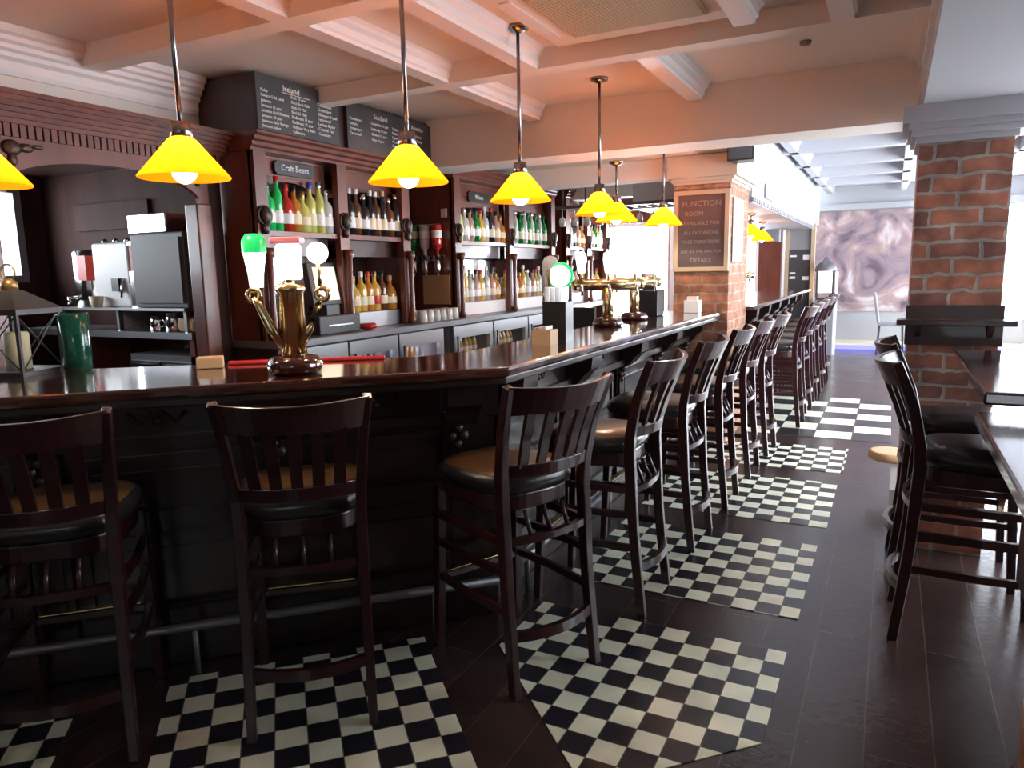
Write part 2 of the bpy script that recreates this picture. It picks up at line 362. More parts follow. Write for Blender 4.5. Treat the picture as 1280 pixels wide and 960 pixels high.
for k, (dx, z0) in enumerate(((0.03, 2.52), (0.055, 2.54), (0.08, 2.56))): b.box(0.09-dx, 0.0905, -3.6, 4.75, z0, 2.5795)
b.box(0.07, 0.0905, -3.6, 4.75, 2.30, 2.32)
trim(b, 'ceiling', 'stepped moulding along the long beam')
# bulkhead above the far bar
trim(B().box(-1.42, -1.17, 5.1, 12.9, 2.361, 2.829), 'far_paint', 'white fascia above the far ceiling step')
trim(B().box(-2.3, -1.17, 7.06, 12.9, 2.04, 2.359), 'far_paint', 'white bulkhead hanging over the far bar')
b = B()
for k in range(44): b.box(-1.168, -1.15, 7.02+k*0.13, 7.08+k*0.13, 2.045, 2.085)
trim(b, 'grey', 'dentil strip along the foot of the white bulkhead')
for y in (6.3, 7.6, 8.9, 10.2, 11.5, 12.8):
    trim(B().box(-1.17, 3.1, y, y+0.16, 2.70, 2.83), 'ceiling_far', 'cross beam of the far ceiling')
for x in (-1.0, 0.15, 1.3):
    trim(ymould(x, 5.2, 14.4, 2.70, 2.829), 'ceiling_far', 'long beam of the far ceiling')
# walls
S_(B().box(-3.75, -3.6, -1.0, 3.40, 2.2, 2.58).obj('wall_left', 'plaster'), 'cream wall above the coffee alcove')
S_(B().box(-3.75, -3.6, 3.401, 9.45, 0, 2.58).obj('wall_left', 'dark_wood'), 'dark panelled wall behind the display cabinets')
# alcove shell; window 1 in its rear wall
def wall_x(x0, x1, ya, yb, z1, holes, name, m, label):
    b = B(); y = ya
    for (h0, h1, s, t) in holes:
        b.box(x0, x1, y, h0, 0, z1); b.box(x0, x1, h0, h1, 0, s); b.box(x0, x1, h0, h1, t, z1); y = h1
    b.box(x0, x1, y, yb, 0, z1)
    return S_(b.obj(name, m), label)
def wall_y(y0, y1, xa, xb, z1, holes, name, m, label):
    b = B(); x = xa
    for (h0, h1, s, t) in holes:
        b.box(x, h0, y0, y1, 0, z1); b.box(h0, h1, y0, y1, 0, s); b.box(h0, h1, y0, y1, t, z1); x = h1
    b.box(x, xb, y0, y1, 0, z1)
    return S_(b.obj(name, m), label)
wall_x(-5.75, -5.6, -1.0, 3.4, 2.2, [(0.4, 3.14, 1.45, 2.13)], 'wall_back', 'alcove_wood', 'dark boarded rear wall of the coffee alcove')
S_(B().box(-5.6, -3.6, 3.3, 3.4, 0, 2.199).obj('wall_side', 'alcove_wood'), 'brown panelled end wall of the coffee alcove')
S_(B().box(-5.6, -3.6, -1.1, -1.0, 0, 2.58).obj('wall_side', 'dark_wood'), 'dark end of the coffee alcove out of view')
def window(name, loc, axis, a0, a1, z0, z1, nbar, label, fm='grey'):
    """frame and pane; axis 'x' = wall of constant x"""
    fw = 0.05; b = B()
    def bx(p0, p1, s, t, d=0.05):
        if axis == 'x': b.box(loc-d, loc+d, p0, p1, s, t)
        else: b.box(p0, p1, loc-d, loc+d, s, t)
    bx(a0, a0+fw, z0, z1); bx(a1-fw, a1, z0, z1); bx(a0+fw, a1-fw, z0, z0+fw); bx(a0+fw, a1-fw, z1-fw, z1)
    for i in range(1, nbar+1):
        p = a0+(a1-a0)*i/(nbar+1); bx(p-0.02, p+0.02, z0+fw, z1-fw, 0.03)
    f = S_(b.obj(name, fm), label)
    g = B()
    if axis == 'x': g.box(loc-0.004, loc+0.004, a0+0.03, a1-0.03, z0+0.03, z1-0.03)
    else: g.box(a0+0.03, a1-0.03, loc-0.004, loc+0.004, z0+0.03, z1-0.03)
    g.obj('pane', 'glass', f)
window('window_1', -5.63, 'x', 0.4, 3.14, 1.45, 2.13, 2, 'bright window with a blue grey frame at the far left')
wall_y(9.3, 9.45, -3.6, -2.35, 2.36, [(-3.42, -2.48, 0.8, 2.05)], 'wall_bar_end', 'cabinet_wood', 'wall closing the bar beyond the last cabinet')
window('window_2', 9.34, 'y', -3.42, -2.48, 0.8, 2.05, 0, 'glaring window behind the bar taps', 'white_paint')
S_(B().box(-2.6, -2.5, 9.451, 13.0, 0, 2.359).obj('wall_hall', 'cabinet_wood'), 'brown side wall behind the second bar')
wall_y(13.0, 13.15, -2.6, -1.66, 2.36, [(-2.42, -2.02, 0.7, 2.1)], 'wall_hall', 'cabinet_wood', 'brown panelled wall behind the far bar')
window('window_3', 13.05, 'y', -2.42, -2.02, 0.7, 2.1, 0, 'narrow bright window behind the far bar', 'white_paint')
wall_y(14.6, 14.75, -1.8, 3.2, 2.83, [(0.75, 2.6, 0.5, 2.4)], 'wall_far', 'far_paint', 'pale far wall carrying the mural')
window('window_4', 14.62, 'y', 0.75, 2.6, 0.5, 2.4, 2, 'white window to the right of the mural', 'white_paint')
S_(B().box(-1.8, -1.66, 13.15, 14.6, 0, 2.83).obj('wall_hall', 'plaster'), 'short return wall beside the far door')
S_(B().box(-1.66, -1.12, 13.15, 13.3, 2.12, 2.83).obj('wall_hall', 'plaster'), 'wall above the far door')
wins = [(y, y+1.75, 0.7, 2.45) for y in (3.35, 5.25, 7.15, 9.05, 10.95)]
wall_x(2.6, 2.75, 2.0, 14.75, 2.83, wins, 'wall_right', 'white_paint', 'window wall along the right side of the room')
for k, wv in enumerate(wins):
    window('window_%d' % (5+k), 2.66, 'x', wv[0], wv[1], wv[2], wv[3], 1, 'tall bright window of the right wall', 'white_paint')
S_(B().box(2.6, 2.75, -3.6, 2.0, 0, 2.83).obj('wall_right', 'dark_wood'), 'dark near part of the right wall')
wall_y(-3.25, -3.1, -3.6, 3.2, 2.58, [(0.5, 1.7, 1.5, 2.25)], 'wall_near', 'plaster', 'wall behind the camera with an added opening for fill light')
window('window_10', -3.2, 'y', 0.5, 1.7, 1.5, 2.25, 2, 'added glazed opening behind the camera, sized for its fill light', 'dark_wood')  # unseen opening added for fill, kept small to hold the bar front dark
S_(B().box(-3.75, -3.6, -3.25, -1.0, 0, 2.58).obj('wall_left', 'dark_wood'), 'near end of the left wall')
# crown of the left wall
prof = [(-3.6, 0, 2.38), (-3.585, 0, 2.38), (-3.575, 0, 2.40), (-3.575, 0, 2.44), (-3.555, 0, 2.455), (-3.555, 0, 2.475), (-3.535, 0, 2.485), (-3.535, 0, 2.505), (-3.515, 0, 2.515), (-3.515, 0, 2.535), (-3.495, 0, 2.545), (-3.495, 0, 2.579), (-3.6, 0, 2.579)]
trim(B().ext(prof, (0, -1, 0), (0, 3.05, 0)), 'white_paint', 'white stepped cornice of the left wall')
# brick pillars
S_(B().box(0.085, 0.47, 4.15, 4.55, 0, 2.06).obj('wall_pillar', 'brick'), 'weathered red brick pillar on the right')
b = B()
for k, (d, z0, z1) in enumerate(((0.015, 2.03, 2.06), (0.035, 2.06, 2.09), (0.05, 2.09, 2.12), (0.075, 2.12, 2.2))): b.box(0.085-d, 0.47+d, 4.15-d, 4.55+d, z0, z1)
trim(b, 'ceiling_far', 'white stepped capital of the right brick pillar')
S_(B().box(-1.63, -1.18, 6.12, 6.95, 0, 2.16).obj('wall_pillar', 'brick_orange'), 'orange brick pillar the bar runs into')
b = B()
for k, (d, z0, z1) in enumerate(((0.012, 2.13, 2.155), (0.03, 2.155, 2.18), (0.055, 2.18, 2.355))): b.box(-1.63-d, -1.18+d, 6.12-d, 6.95+d, z0, z1)
trim(b, 'capital_paint', 'plaster capital of the orange brick pillar')
# raised platform with a lit edge and the far door
S_(B().box(-1.1, 3.0, 13.95, 14.6, 0.0, 0.10).obj('trim_%d' % n[0], 'cream'), 'low platform below the mural'); n[0] += 1
S_(B().box(-1.1, 3.0, 13.90, 13.949, 0.0, 0.07).obj('trim_%d' % n[0], 'blue_led'), 'blue lit edge of the low platform'); n[0] += 1
d = S_(B().box(-1.60, -1.54, 13.0, 13.12, 0, 2.12).box(-1.20, -1.14, 13.0, 13.12, 0, 2.12).box(-1.54, -1.20, 13.0, 13.12, 2.06, 2.12).obj('door_1', 'tan_frame'), 'narrow framed door hung with notices at the far end')
B().box(-1.54, -1.20, 13.05, 13.09, 0, 1.72).obj('leaf', 'dark_grey', d)
B().box(-1.54, -1.20, 13.05, 13.09, 1.72, 2.06).obj('transom', 'grey', d)
for (x, z, w_, h_) in ((-1.52, 1.60, 0.10, 0.03), (-1.32, 1.55, 0.10, 0.08), (-1.52, 1.32, 0.09, 0.03), (-1.52, 1.24, 0.09, 0.04), (-1.32, 1.22, 0.10, 0.06)):
    B().box(x, x+w_, 13.04, 13.05, z, z+h_).obj('notice', 'white', d)
# mural: a flat print on the wall
tag(B().box(-1.28, 0.62, 14.57, 14.599, 0.62, 2.40).obj('wall_mural', 'mural'), 'large pale abstract mural print on the far wall', 'mural')
trim(B().box(-1.3, 3.1, 14.50, 14.6, 2.42, 2.52), 'far_paint', 'white cornice above the mural')
# ------------------------------------------------------------------ the bar
sq = math.sqrt(0.5)
oA, uA, nA = (-1.28, 2.44), (-sq, -sq), (sq, -sq)          # angled section, from the corner leftwards
def offA(d, a): return (oA[0]+uA[0]*a-nA[0]*d, oA[1]+uA[1]*a-nA[1]*d)
K = 3.4
def front_pts(d):   # outline of the bar front at inset d from the worktop edge: far end -> corner -> left end
    t = d*math.tan(PI/8)
    return [(-1.215-d, 6.115), (-1.28-d, 2.44+t), offA(d, K)]
wt = [(-1.215, 6.115), (-1.28, 2.44), offA(0, K), (-4.25, 0.85), (-1.83, 2.62), (-1.73, 2.90), (-1.73, 6.115)]
o = B().prism(wt, 1.06, 1.10).obj('bar_worktop', 'bar_top', bevel=0.012)
tag(o, 'long glossy mahogany worktop of the near bar, bent at its corner', 'worktop')
bar = thing('bar_counter', 'dark panelled front of the near bar under the glossy worktop', 'bar counter')
tc = 0.26*math.tan(PI/8)
cB = (-1.54, 2.44+tc+0.13); cA = offA(0.26, tc*0+0.02)
body = [(-1.54, 6.115), cB, cA, offA(0.26, K), offA(0.38, K), (-1.66, 2.60), (-1.66, 6.115)]
B().prism(body, 0.0, 1.0595).obj('body', 'bar_wood', bar)
lip = front_pts(0.02)+front_pts(0.10)[::-1]
B().prism(lip, 1.03, 1.0595).obj('edge_moulding', 'bar_wood', bar, bevel=0.006)
uB, nB, oB = (0, 1), (1, 0), (-1.54, 0.0)
oA2 = offA(0.26, 0)
def panels(o, u, n, a0, a1, k, mm='bar_wood'):
    """k framed bays between a0 and a1 on a face"""
    L_ = (a1-a0)/k
    for i in range(k+1):
        c = a0+i*L_
        if i in (0, k): c += 0.06 if i == 0 else -0.06
        b = B().obox(o, u, n, c-0.06, c+0.06, 0.14, 0.86, 0.0, 0.03)
        b.obox(o, u, n, c-0.035, c+0.035, 0.2, 0.8, 0.03, 0.04); b.obj('pilaster', mm, bar)
        # corbel: an S profile
        P = [(0, 0.84), (0.08, 0.85), (0.12, 0.88), (0.15, 0.92), (0.19, 0.95), (0.20, 1.03), (0, 1.03)]
        b = B(); pts = [(o[0]+u[0]*(c-0.07)+n[0]*d, o[1]+u[1]*(c-0.07)+n[1]*d, z) for d, z in P]
        b.ext(pts, (0, 0, 0), (u[0]*0.14, u[1]*0.14, 0)); cb = b.obj('corbel', mm, bar)
        b = B()
        for j, (dd, z, e) in enumerate(((0.05, 0.835, 0), (0.04, 0.80, -.025), (0.04, 0.80, .025), (0.035, 0.765, 0))):
            b.ball((o[0]+u[0]*(c+e)+n[0]*dd, o[1]+u[1]*(c+e)+n[1]*dd, z), 0.022, n=8)
        b.obj('carving', 'carving', cb)
    for i in range(k):
        p0, p1 = a0+i*L_+0.09, a0+(i+1)*L_-0.09
        b = B()
        for (z0, z1) in ((0.20, 0.52), (0.58, 0.82)):
            b.obox(o, u, n, p0, p1, z0, z0+0.03, 0, 0.018).obox(o, u, n, p0, p1, z1-0.03, z1, 0, 0.018)
            b.obox(o, u, n, p0, p0+0.03, z0+0.03, z1-0.03, 0, 0.018).obox(o, u, n, p1-0.03, p1, z0+0.03, z1-0.03, 0, 0.018)
            b.obox(o, u, n, p0+0.06, p1-0.06, z0+0.06, z1-0.06, 0, 0.012)
        b.obj('panel', mm, bar)
        # frieze with a carved ribbon
        b = B().obox(o, u, n, p0-0.03, p1+0.03, 0.90, 1.03, 0, 0.05).obox(o, u, n, p0-0.03, p1+0.03, 0.865, 0.90, 0, 0.085)
        fz = b.obj('frieze', mm, bar)
        c = (p0+p1)/2; q = (o[0]+u[0]*c+n[0]*0.055, o[1]+u[1]*c+n[1]*0.055)
        b = B()
        for s in (-1, 1):
            b.tube([(q[0]+u[0]*s*0.02*j, q[1]+u[1]*s*0.02*j, 0.965+0.02*math.sin(j*1.6)*(1 if s > 0 else 1)) for j in range(6)], 0.007, n=6)
        b.ball((q[0], q[1], 0.955), 0.016, n=8); b.obj('ribbon', 'carving', fz)
panels(oB, uB, nB, cB[1]+0.02, 6.1, 4)
panels(oA2, uA, nA, 0.10, 3.22, 4)
# chamfer pilaster at the corner
u3 = Vector((cB[0]-cA[0], cB[1]-cA[1])); L3 = u3.length; u3 = u3.normalized(); n3 = Vector((u3.y, -u3.x))
b = B().obox(cA, u3, n3, 0.01, L3-0.01, 0.14, 0.86, 0, 0.03).obox(cA, u3, n3, 0.0, L3, 0.865, 0.9, 0, 0.07).obox(cA, u3, n3, 0.0, L3, 0.9, 1.03, 0, 0.05)
b.obj('corner_pilaster', 'bar_wood', bar)
pl = [(-1.50, 6.11), (-1.50, 2.66), (offA(0.22, 0.0)), offA(0.22, K), offA(0.27, K), (-1.56, 2.66), (-1.56, 6.11)]
B().prism(pl, 0.001, 0.14).obj('plinth', 'bar_wood', bar, bevel=0.008)
rail = [(-1.40, 6.05, 0.19), (-1.40, 2.62, 0.19)]+[(*offA(0.13, 0.02), 0.19), (*offA(0.13, K-0.1), 0.19)]
fr = B().tube(rail, 0.019, n=10).obj('foot_rail', 'grey_steel', bar)
for y in (2.8, 3.9, 5.0, 5.9): B().tube([(-1.40, y, 0.19), (-1.40, y, 0.0)], 0.012).obj('rail_bracket', 'grey_steel', fr)
for a in (0.3, 1.2, 2.1, 3.0): p = offA(0.13, a); B().tube([(*p, 0.19), (*p, 0.0)], 0.012).obj('rail_bracket', 'grey_steel', fr)
# second bar beyond the orange pillar
tag(B().box(-1.75, -1.10, 6.96, 12.2, 1.06, 1.10).obj('bar_worktop', 'bar_top', bevel=0.012), 'worktop of the second bar beyond the orange brick pillar', 'worktop')
bar = thing('bar_counter', 'panelled front of the second bar beyond the orange brick pillar', 'bar counter')
B().box(-1.6, -1.40, 6.96, 12.15, 0, 1.0595).obj('body', 'bar_wood', bar)
panels((-1.40, 0), uB, nB, 7.0, 12.1, 6)

# ------------------------------------------------------------------ bar stools
def yl(z):   # back leg: depth and half width at height z
    T = [(0, -0.27, .19), (.35, -.232, .186), (.70, -.212, .186), (.80, -.217, .19), (.95, -.25, .203), (1.10, -.31, .222)]
    for (a, ya, xa), (b_, yb, xb) in zip(T, T[1:]):
        if z <= b_: t = (z-a)/(b_-a); return ya+(yb-ya)*t, xa+(xb-xa)*t
    return T[-1][1], T[-1][2]
def arc_rail(z0, z1, th, bow, xin=0.0, nseg=12, dip=0.0):
    b = B(); prev = None
    (ya, xa), (yb, xb) = yl(z0), yl(z1)
    for i in range(nseg+1):
        t = -1+2*i/nseg; k = bow*(1-t*t)
        row = [(t*(xa-xin), ya-k-th/2, z0), (t*(xa-xin), ya-k+th/2, z0), (t*(xb-xin), yb-k+th/2, z1-dip*(1-t*t)), (t*(xb-xin), yb-k-th/2, z1-dip*(1-t*t))]
        row = [b.bm.verts.new(p) for p in row]
        if prev:
            for j in range(4): b.bm.faces.new([prev[j], prev[(j+1) % 4], row[(j+1) % 4], row[j]])
        else: b.bm.faces.new(row)
        prev = row
    b.bm.faces.new(prev[::-1]); return b
def seat_outline(s=1.0, n=36):
    pts = []
    for k in range(n):
        a = 2*PI*k/n; c, sn = math.cos(a), math.sin(a)
        x = math.copysign(abs(c)**0.55, c); y = math.copysign(abs(sn)**0.55, sn)
        wd = 0.205+0.02*y; pts.append((x*wd*s, 0.005+y*0.215*s))
    return pts
def make_stool(name, label, leather):
    t = thing(name, label, 'bar stool')
    b = B(); rings = []
    for s, z in ((0.93, .695), (1.0, .705), (1.03, .728), (1.0, .752), (0.90, .768), (0.6, .775), (0.25, .777)):
        rings.append([b.bm.verts.new((x, y, z)) for x, y in seat_outline(s)])
    for A, D in zip(rings, rings[1:]):
        for k in range(36): f = b.bm.faces.new([A[k], A[(k+1) % 36], D[(k+1) % 36], D[k]]); f.smooth = True
    b.bm.faces.new(rings[0][::-1]); b.bm.faces.new(rings[-1]); b.obj('seat', 'leather_black', t)
    b = B(); rings = []
    for s, z in ((0.97, .7555), (0.90, .769), (0.6, .779), (0.25, .782)):
        rings.append([b.bm.verts.new((x, y, z)) for x, y in seat_outline(s)])
    for A, D in zip(rings, rings[1:]):
        for k in range(36): f = b.bm.faces.new([A[k], A[(k+1) % 36], D[(k+1) % 36], D[k]]); f.smooth = True
    b.bm.faces.new(rings[-1]); b.obj('seat_cover', leather, t)
    B().prism(seat_outline(0.93), .635, .694).obj('apron', 'mahogany', t, bevel=0.006)
    for s in (-1, 1):
        zs = [0, .12, .25, .38, .5, .6, .7, .78, .86, .94, 1.02, 1.10]
        B().tube([(s*yl(z)[1], yl(z)[0], z) for z in zs], [.92, .95, 1, 1, 1.05, 1.1, 1.1, 1.05, 1, .95, .9, .85], rect=(0.032, 0.040)).obj('leg', 'mahogany', t, bevel=0.004)
        B().tube([(s*.195, .215, 0), (s*.188, .198, .35), (s*.184, .188, .66)], [.88, 1, 1.05], rect=(0.036, 0.036)).obj('leg', 'mahogany', t, bevel=0.004)
        for z in (.30, .44, .55):
            y0, x0 = yl(z); B().tube([(s*x0, y0, z), (s*(.20), 0, z), (s*.189, .20, z)], 1.0, rect=(0.018, 0.028)).obj('rung', 'mahogany', t)
    B().tube([(-.19, .205, .29), (.19, .205, .29)], 1.0, rect=(0.022, 0.034)).obj('footrest', 'mahogany', t)
    B().box(-.16, .16, .188, .222, .3075, .311).obj('footrest_strip', 'brass', t)
    arc_rail(1.000, 1.10, .022, .070, -0.006, dip=0.010).obj('crest_rail', 'mahogany', t, bevel=0.003)
    arc_rail(.775, .82, .024, .055).obj('back_rail', 'mahogany', t, bevel=0.003)
    for i in range(5):
        q = (-2+i)/3.05
        y0, x0 = yl(.81); y1, x1 = yl(1.015)
        p0 = (q*x0, y0-.055*(1-q*q), .81); p1 = (q*x1, y1-.070*(1-q*q), 1.010); pm = tuple((a+c_)/2 for a, c_ in zip(p0, p1))
        B().tube([p0, (pm[0], pm[1]+.004, pm[2]), p1], 1.0, rect=(0.036, 0.014)).obj('slat', 'mahogany', t)
    arc_rail(.535, .56, .022, .03).obj('curved_rung', 'mahogany', t)
    for i in range(3):
        q = (-1+i)/2.2; y0, x0 = yl(.55)
        B().tube([(q*x0, y0-.03*(1-q*q)+.004, .555), (q*x0, -.205, .64)], .009, n=6).obj('spindle', 'mahogany', t)
    arc_rail(.20, .235, .022, .05).obj('curved_rung', 'mahogany', t)
    return t
stool = make_stool('bar_stool', 'x', 'leather')
def at_back(bx, by, rz):   # place by the midpoint of the feet of the back legs
    a = math.radians(rz); return (bx-math.sin(a)*0.27, by+math.cos(a)*0.27, 0.0), a
spots = [(-2.125, 1.125, 45, 'dark slatted bar stool cut off by the left edge of the picture'),
         (-1.583, 1.605, 41, 'dark bar stool seen square from behind, left of the bar corner'),
         (-0.997, 2.220, 65, 'dark red bar stool turned at the corner of the bar, all its back slats showing'),
         (-0.865, 3.000, 90, 'first bar stool along the straight part of the bar, just beyond the corner stool'),
         (-0.845, 3.800, 89, 'second bar stool along the straight part of the bar'),
         (-0.828, 4.545, 91, 'third bar stool along the straight part of the bar'),
         (-0.815, 5.290, 90, 'fourth bar stool along the straight part of the bar'),
         (-0.792, 5.975, 89, 'fifth bar stool along the straight bar, just before the orange brick pillar'),
         (-0.685, 7.130, 90, 'first bar stool beyond the orange brick pillar'),
         (-0.690, 7.840, 88, 'second bar stool beyond the orange brick pillar'),
         (-0.690, 8.560, 91, 'third bar stool beyond the orange brick pillar'),
         (-0.680, 9.280, 90, 'fourth bar stool beyond the orange brick pillar'),
         (-0.680, 10.00, 90, 'fifth and farthest bar stool beyond the orange brick pillar')]
for i, (x, y, rz, lab) in enumerate(spots):
    loc, a = at_back(x, y, rz)
    if i == 0: stool.location = loc; stool.rotation_euler = (0, 0, a); stool['label'] = lab; stool['group'] = 'bar stools along the bar'; TREE[stool.name] = kids(stool)
    else: dup(stool, loc, a, lab, 'bar stools along the bar')
black = make_stool('bar_stool', 'black bar stool seen from the side in front of the right brick pillar', 'leather_black')
loc, a = at_back(0.075, 3.24, -90); black.location = loc; black.rotation_euler = (0, 0, a); black['group'] = 'black stools at the high table'; TREE[black.name] = kids(black)
loc, a = at_back(0.06, 3.92, -90); dup(black, loc, a, 'second black stool half hidden behind the near black one', 'black stools at the high table')
# ------------------------------------------------------------------ high table, ledge, pillar shelf on the right
ht = thing('high_table', 'high wooden table whose top glares white, right of the black stools', 'table', (0.62, 3.18, 0))
B().box(-.355, .38, -.62, .62, 1.035, 1.075).obj('tabletop', 'bar_top', ht, bevel=0.008)
B().box(.05, .34, -.54, .54, .955, 1.034).obj('apron', 'dark_wood', ht)
for sx in (.12, .30):
    for sy in (-.5, .5): B().tube([(sx, sy, 0), (sx, sy, .955)], 1, rect=(.07, .07)).obj('leg', 'dark_wood', ht)
dw = thing('ledge_wall', 'low brick and wood partition carrying a ledge at the right edge', 'partition', (0.5, 0, 0))
B().box(-.10, .12, -1.2, 2.36, 0, .50).obj('brick_base', 'brick_orange', dw)
B().box(-.115, .12, -1.2, 2.56, .501, .965).obj('wood_panel', 'dark_wood', dw)
B().box(-.25, .26, -1.2, 2.62, .966, 1.005).obj('ledge', 'bar_top', dw, bevel=0.008)
sh = thing('pillar_shelf', 'dark wooden drinks shelf wrapped round the right brick pillar', 'shelf', (0.277, 4.35, 1.12))
B().box(-.205, .205, -.235, -.201, -.06, .135).obj('back_board', 'dark_wood', sh)
B().box(-.245, .245, -.36, -.2, .045, .072).obj('shelf_board', 'dark_wood', sh, bevel=0.004)
for sx in (-.15, .15): B().ext([(sx, -.201, -.06), (sx, -.201, .044), (sx, -.33, .044), (sx, -.30, .02), (sx, -.235, -.02)], (-.012, 0, 0), (.012, 0, 0)).obj('bracket', 'dark_wood', sh)
ls = thing('low_stool', 'small round wooden table with a white leg near the brick pillar', 'table', (0.085, 5.21, 0))
B().lathe([(.11, .0), (.13, .01), (.13, .055), (.11, .06)], (-.03, 0, .20), 20).obj('tabletop', 'tan', ls)
B().box(-.025, .025, -.02, .02, 0.0, .20).obj('leg', 'white', ls)
# ------------------------------------------------------------------ pendant lamps
def make_lamp(rod, label):
    t = thing('pendant_lamp', label, 'lamp', group='amber pendant lamps')
    prof = [(.145, 0), (.147, .004), (.046, .122), (.034, .132)]
    inner = [(.031, .129), (.043, .119), (.142, .003), (.145, 0)]
    B().lathe(prof+inner, n=32, cap=False).obj('lamp_shade', 'shade', t)
    B().lathe([(.0, .185), (.03, .18), (.036, .13), (.03, .127), (0, .127)], n=16, cap=False).obj('holder', 'rod_metal', t)
    B().ball((0, 0, .022), .040, n=16).obj('bulb', 'bulb', t)
    B().tube([(0, 0, .18), (0, 0, rod-.02)], .0085, n=8).obj('rod', 'rod_metal', t)
    B().lathe([(0.0, rod), (.055, rod), (.05, rod-.015), (.012, rod-.03), (0, rod-.03)], n=20, cap=False).obj('ceiling_rose', 'rod_metal', t)
    l = bpy.data.lights.new('lamp_light', 'POINT'); l.energy = 9; l.color = (1.0, 0.86, 0.66); l.shadow_soft_size = 0.03
    lo = bpy.data.objects.new('lamp_light', l); C.objects.link(lo); lo.parent = t; lo.location = (0, 0, .095)
    return t
lamps = [(-2.80, 1.46, 2.58, 'amber cone pendant lamp cut by the left edge of the picture'),
         (-2.12, 1.73, 2.58, 'large amber cone pendant lamp in front of the coffee alcove'),
         (-1.60, 2.28, 2.58, 'amber cone pendant lamp in front of the ceiling chalkboards'),
         (-1.60, 3.20, 2.58, 'amber cone pendant lamp hanging beside the ceiling air vent'),
         (-1.60, 4.27, 2.58, 'amber cone pendant lamp just before the downstand beam'),
         (-1.60, 5.67, 2.36, 'amber cone pendant lamp nearest the function room chalkboard')]
for (x, y, zc, lab) in lamps:
    t = make_lamp(zc-1.79, lab); t.location = (x, y, 1.79)
for (x, y, zc, lab) in ((-1.74, 4.98, 2.2, 'amber pendant lamp half hidden behind another under the downstand beam'),
                        (-1.42, 8.55, 2.04, 'nearer amber pendant lamp over the second bar'), (-1.55, 10.2, 2.04, 'farther amber pendant lamp over the second bar')):
    t = make_lamp(zc-1.79, lab); t.location = (x, y, 1.79)
# ceiling cassette
v = thing('air_vent', 'square ceiling air conditioning cassette with a tan mesh grille', 'air vent', (-1.07, 3.08, 2.58))
B().box(-.46, .50, -.44, .42, -.03, -.0005).obj('frame', 'ceiling', v, bevel=0.01)
B().box(-.31, .31, -.28, .28, -.042, -.0305).obj('grille_frame', 'tan_frame', v)
b = B()
for i in range(36): b.box(-.295+i*.0166, -.287+i*.0166, -.265, .265, -.047, -.0425)
for i in range(32): b.box(-.295, .295, -.265+i*.0168, -.258+i*.0168, -.0485, -.0472)
b.obj('grille', 'mesh_grille', v)
for s in (-1, 1):
    B().box(s*.40-.025, s*.40+.025, -.26, .26, -.036, -.0305).obj('louvre', 'grey' if s > 0 else 'white_paint', v)
d = tag(B().lathe([(0, -.02), (.025, -.018), (.03, -.0005), (0, -.0005)], n=14, cap=False).obj('smoke_detector', 'grey', loc=(-.45, 4.15, 2.58)), 'tiny grey sensor on the ceiling between the beams', 'sensor')
for x, y in ((-.55, 8.25), (-.45, 9.55), (-.38, 10.9)):
    t = thing('downlight', 'small recessed ceiling spotlight of the far room, %s' % {8.25: 'nearest', 9.55: 'middle', 10.9: 'farthest'}[y], 'spotlight', (x, y, 2.83), group='recessed spotlights')
    B().lathe([(0.0, -.004), (.04, -.004), (.04, -.0005), (0, -.0005)], n=16, cap=False).obj('lens', 'downlight', t)
    B().torus((0, 0, -.006), .05, .008).obj('rim', 'white_paint', t)
# speaker on the pillar
t = thing('speaker', 'black loudspeaker tucked above the orange brick pillar', 'speaker', (-1.07, 5.95, 2.26))
B().prism([(-.10, -.07), (.10, -.07), (.07, .12), (-.07, .12)], -.0, .21).obj('cabinet', 'black', t, bevel=.006)
B().box(-.085, .085, -.078, -.0705, .01, .20).obj('grille', 'dark_grey', t)
B().box(-.09, -.05, .0, .02, .2105, .36).obj('bracket', 'dark_grey', t)
t = thing('speaker', 'grey slanted loudspeaker at the end of the far bulkhead', 'speaker', (-1.75, 12.6, 1.84))
B().hexa([(-.09, -.1, .02), (.12, -.1, 0), (.12, .1, 0), (-.09, .1, .02), (-.16, -.1, .30), (.12, -.1, .34), (.12, .1, .34), (-.16, .1, .30)]).obj('cabinet', 'grey', t, bevel=.01)
B().box(.0, .02, .0, .4, .1, .2).obj('bracket', 'dark_grey', t)
# exit-style plate on the bulkhead
tag(B().box(-1.168, -1.150, 7.75, 8.35, 2.13, 2.27).obj('wall_plate', 'grey'), 'small framed plate on the side of the white bulkhead', 'plate')

# ------------------------------------------------------------------ chalkboards and signs
RX = (PI/2, 0, PI/2)      # text on a face looking towards +x
def board(name, x, y0, y1, z0, z1, label, m='slate'):
    t = thing(name, label, 'chalkboard', (x, y0, z0))
    B().box(-.02, 0, 0, y1-y0, 0, z1-z0).obj('panel', m, t)
    return t
def column(t, y, ztop, words, size, dz):
    for i, wd in enumerate(words): text(wd, size, 'chalk', t, (.002, y, ztop-i*dz), RX)
t = board('whiskey_board', -3.12, 3.05, 3.72, 2.26, 2.56, 'chalkboard headed Ireland leaning above the first display cabinet')
text('Ireland', .048, 'chalk', t, (.002, .20, .235), RX)
B().box(.0, .003, .19, .42, .225, .228).obj('underline', 'chalk', t)
column(t, .03, .205, ['Paddy', 'Powers Gold Label', 'Jameson', 'Jameson 12 year', 'Jameson Gold Reserve', 'Jameson 18 year', 'Jameson Rare Vintage', 'Jameson Select'], .0225, .027)
column(t, .26, .205, ['Bush 10 year', 'Black Bush Malt', 'Bush 16 Malt', 'Bush 21 Malt', 'Redbreast 12 year', 'Redbreast 15 year', 'Midleton Very Rare', 'Tullamore'], .0235, .027)
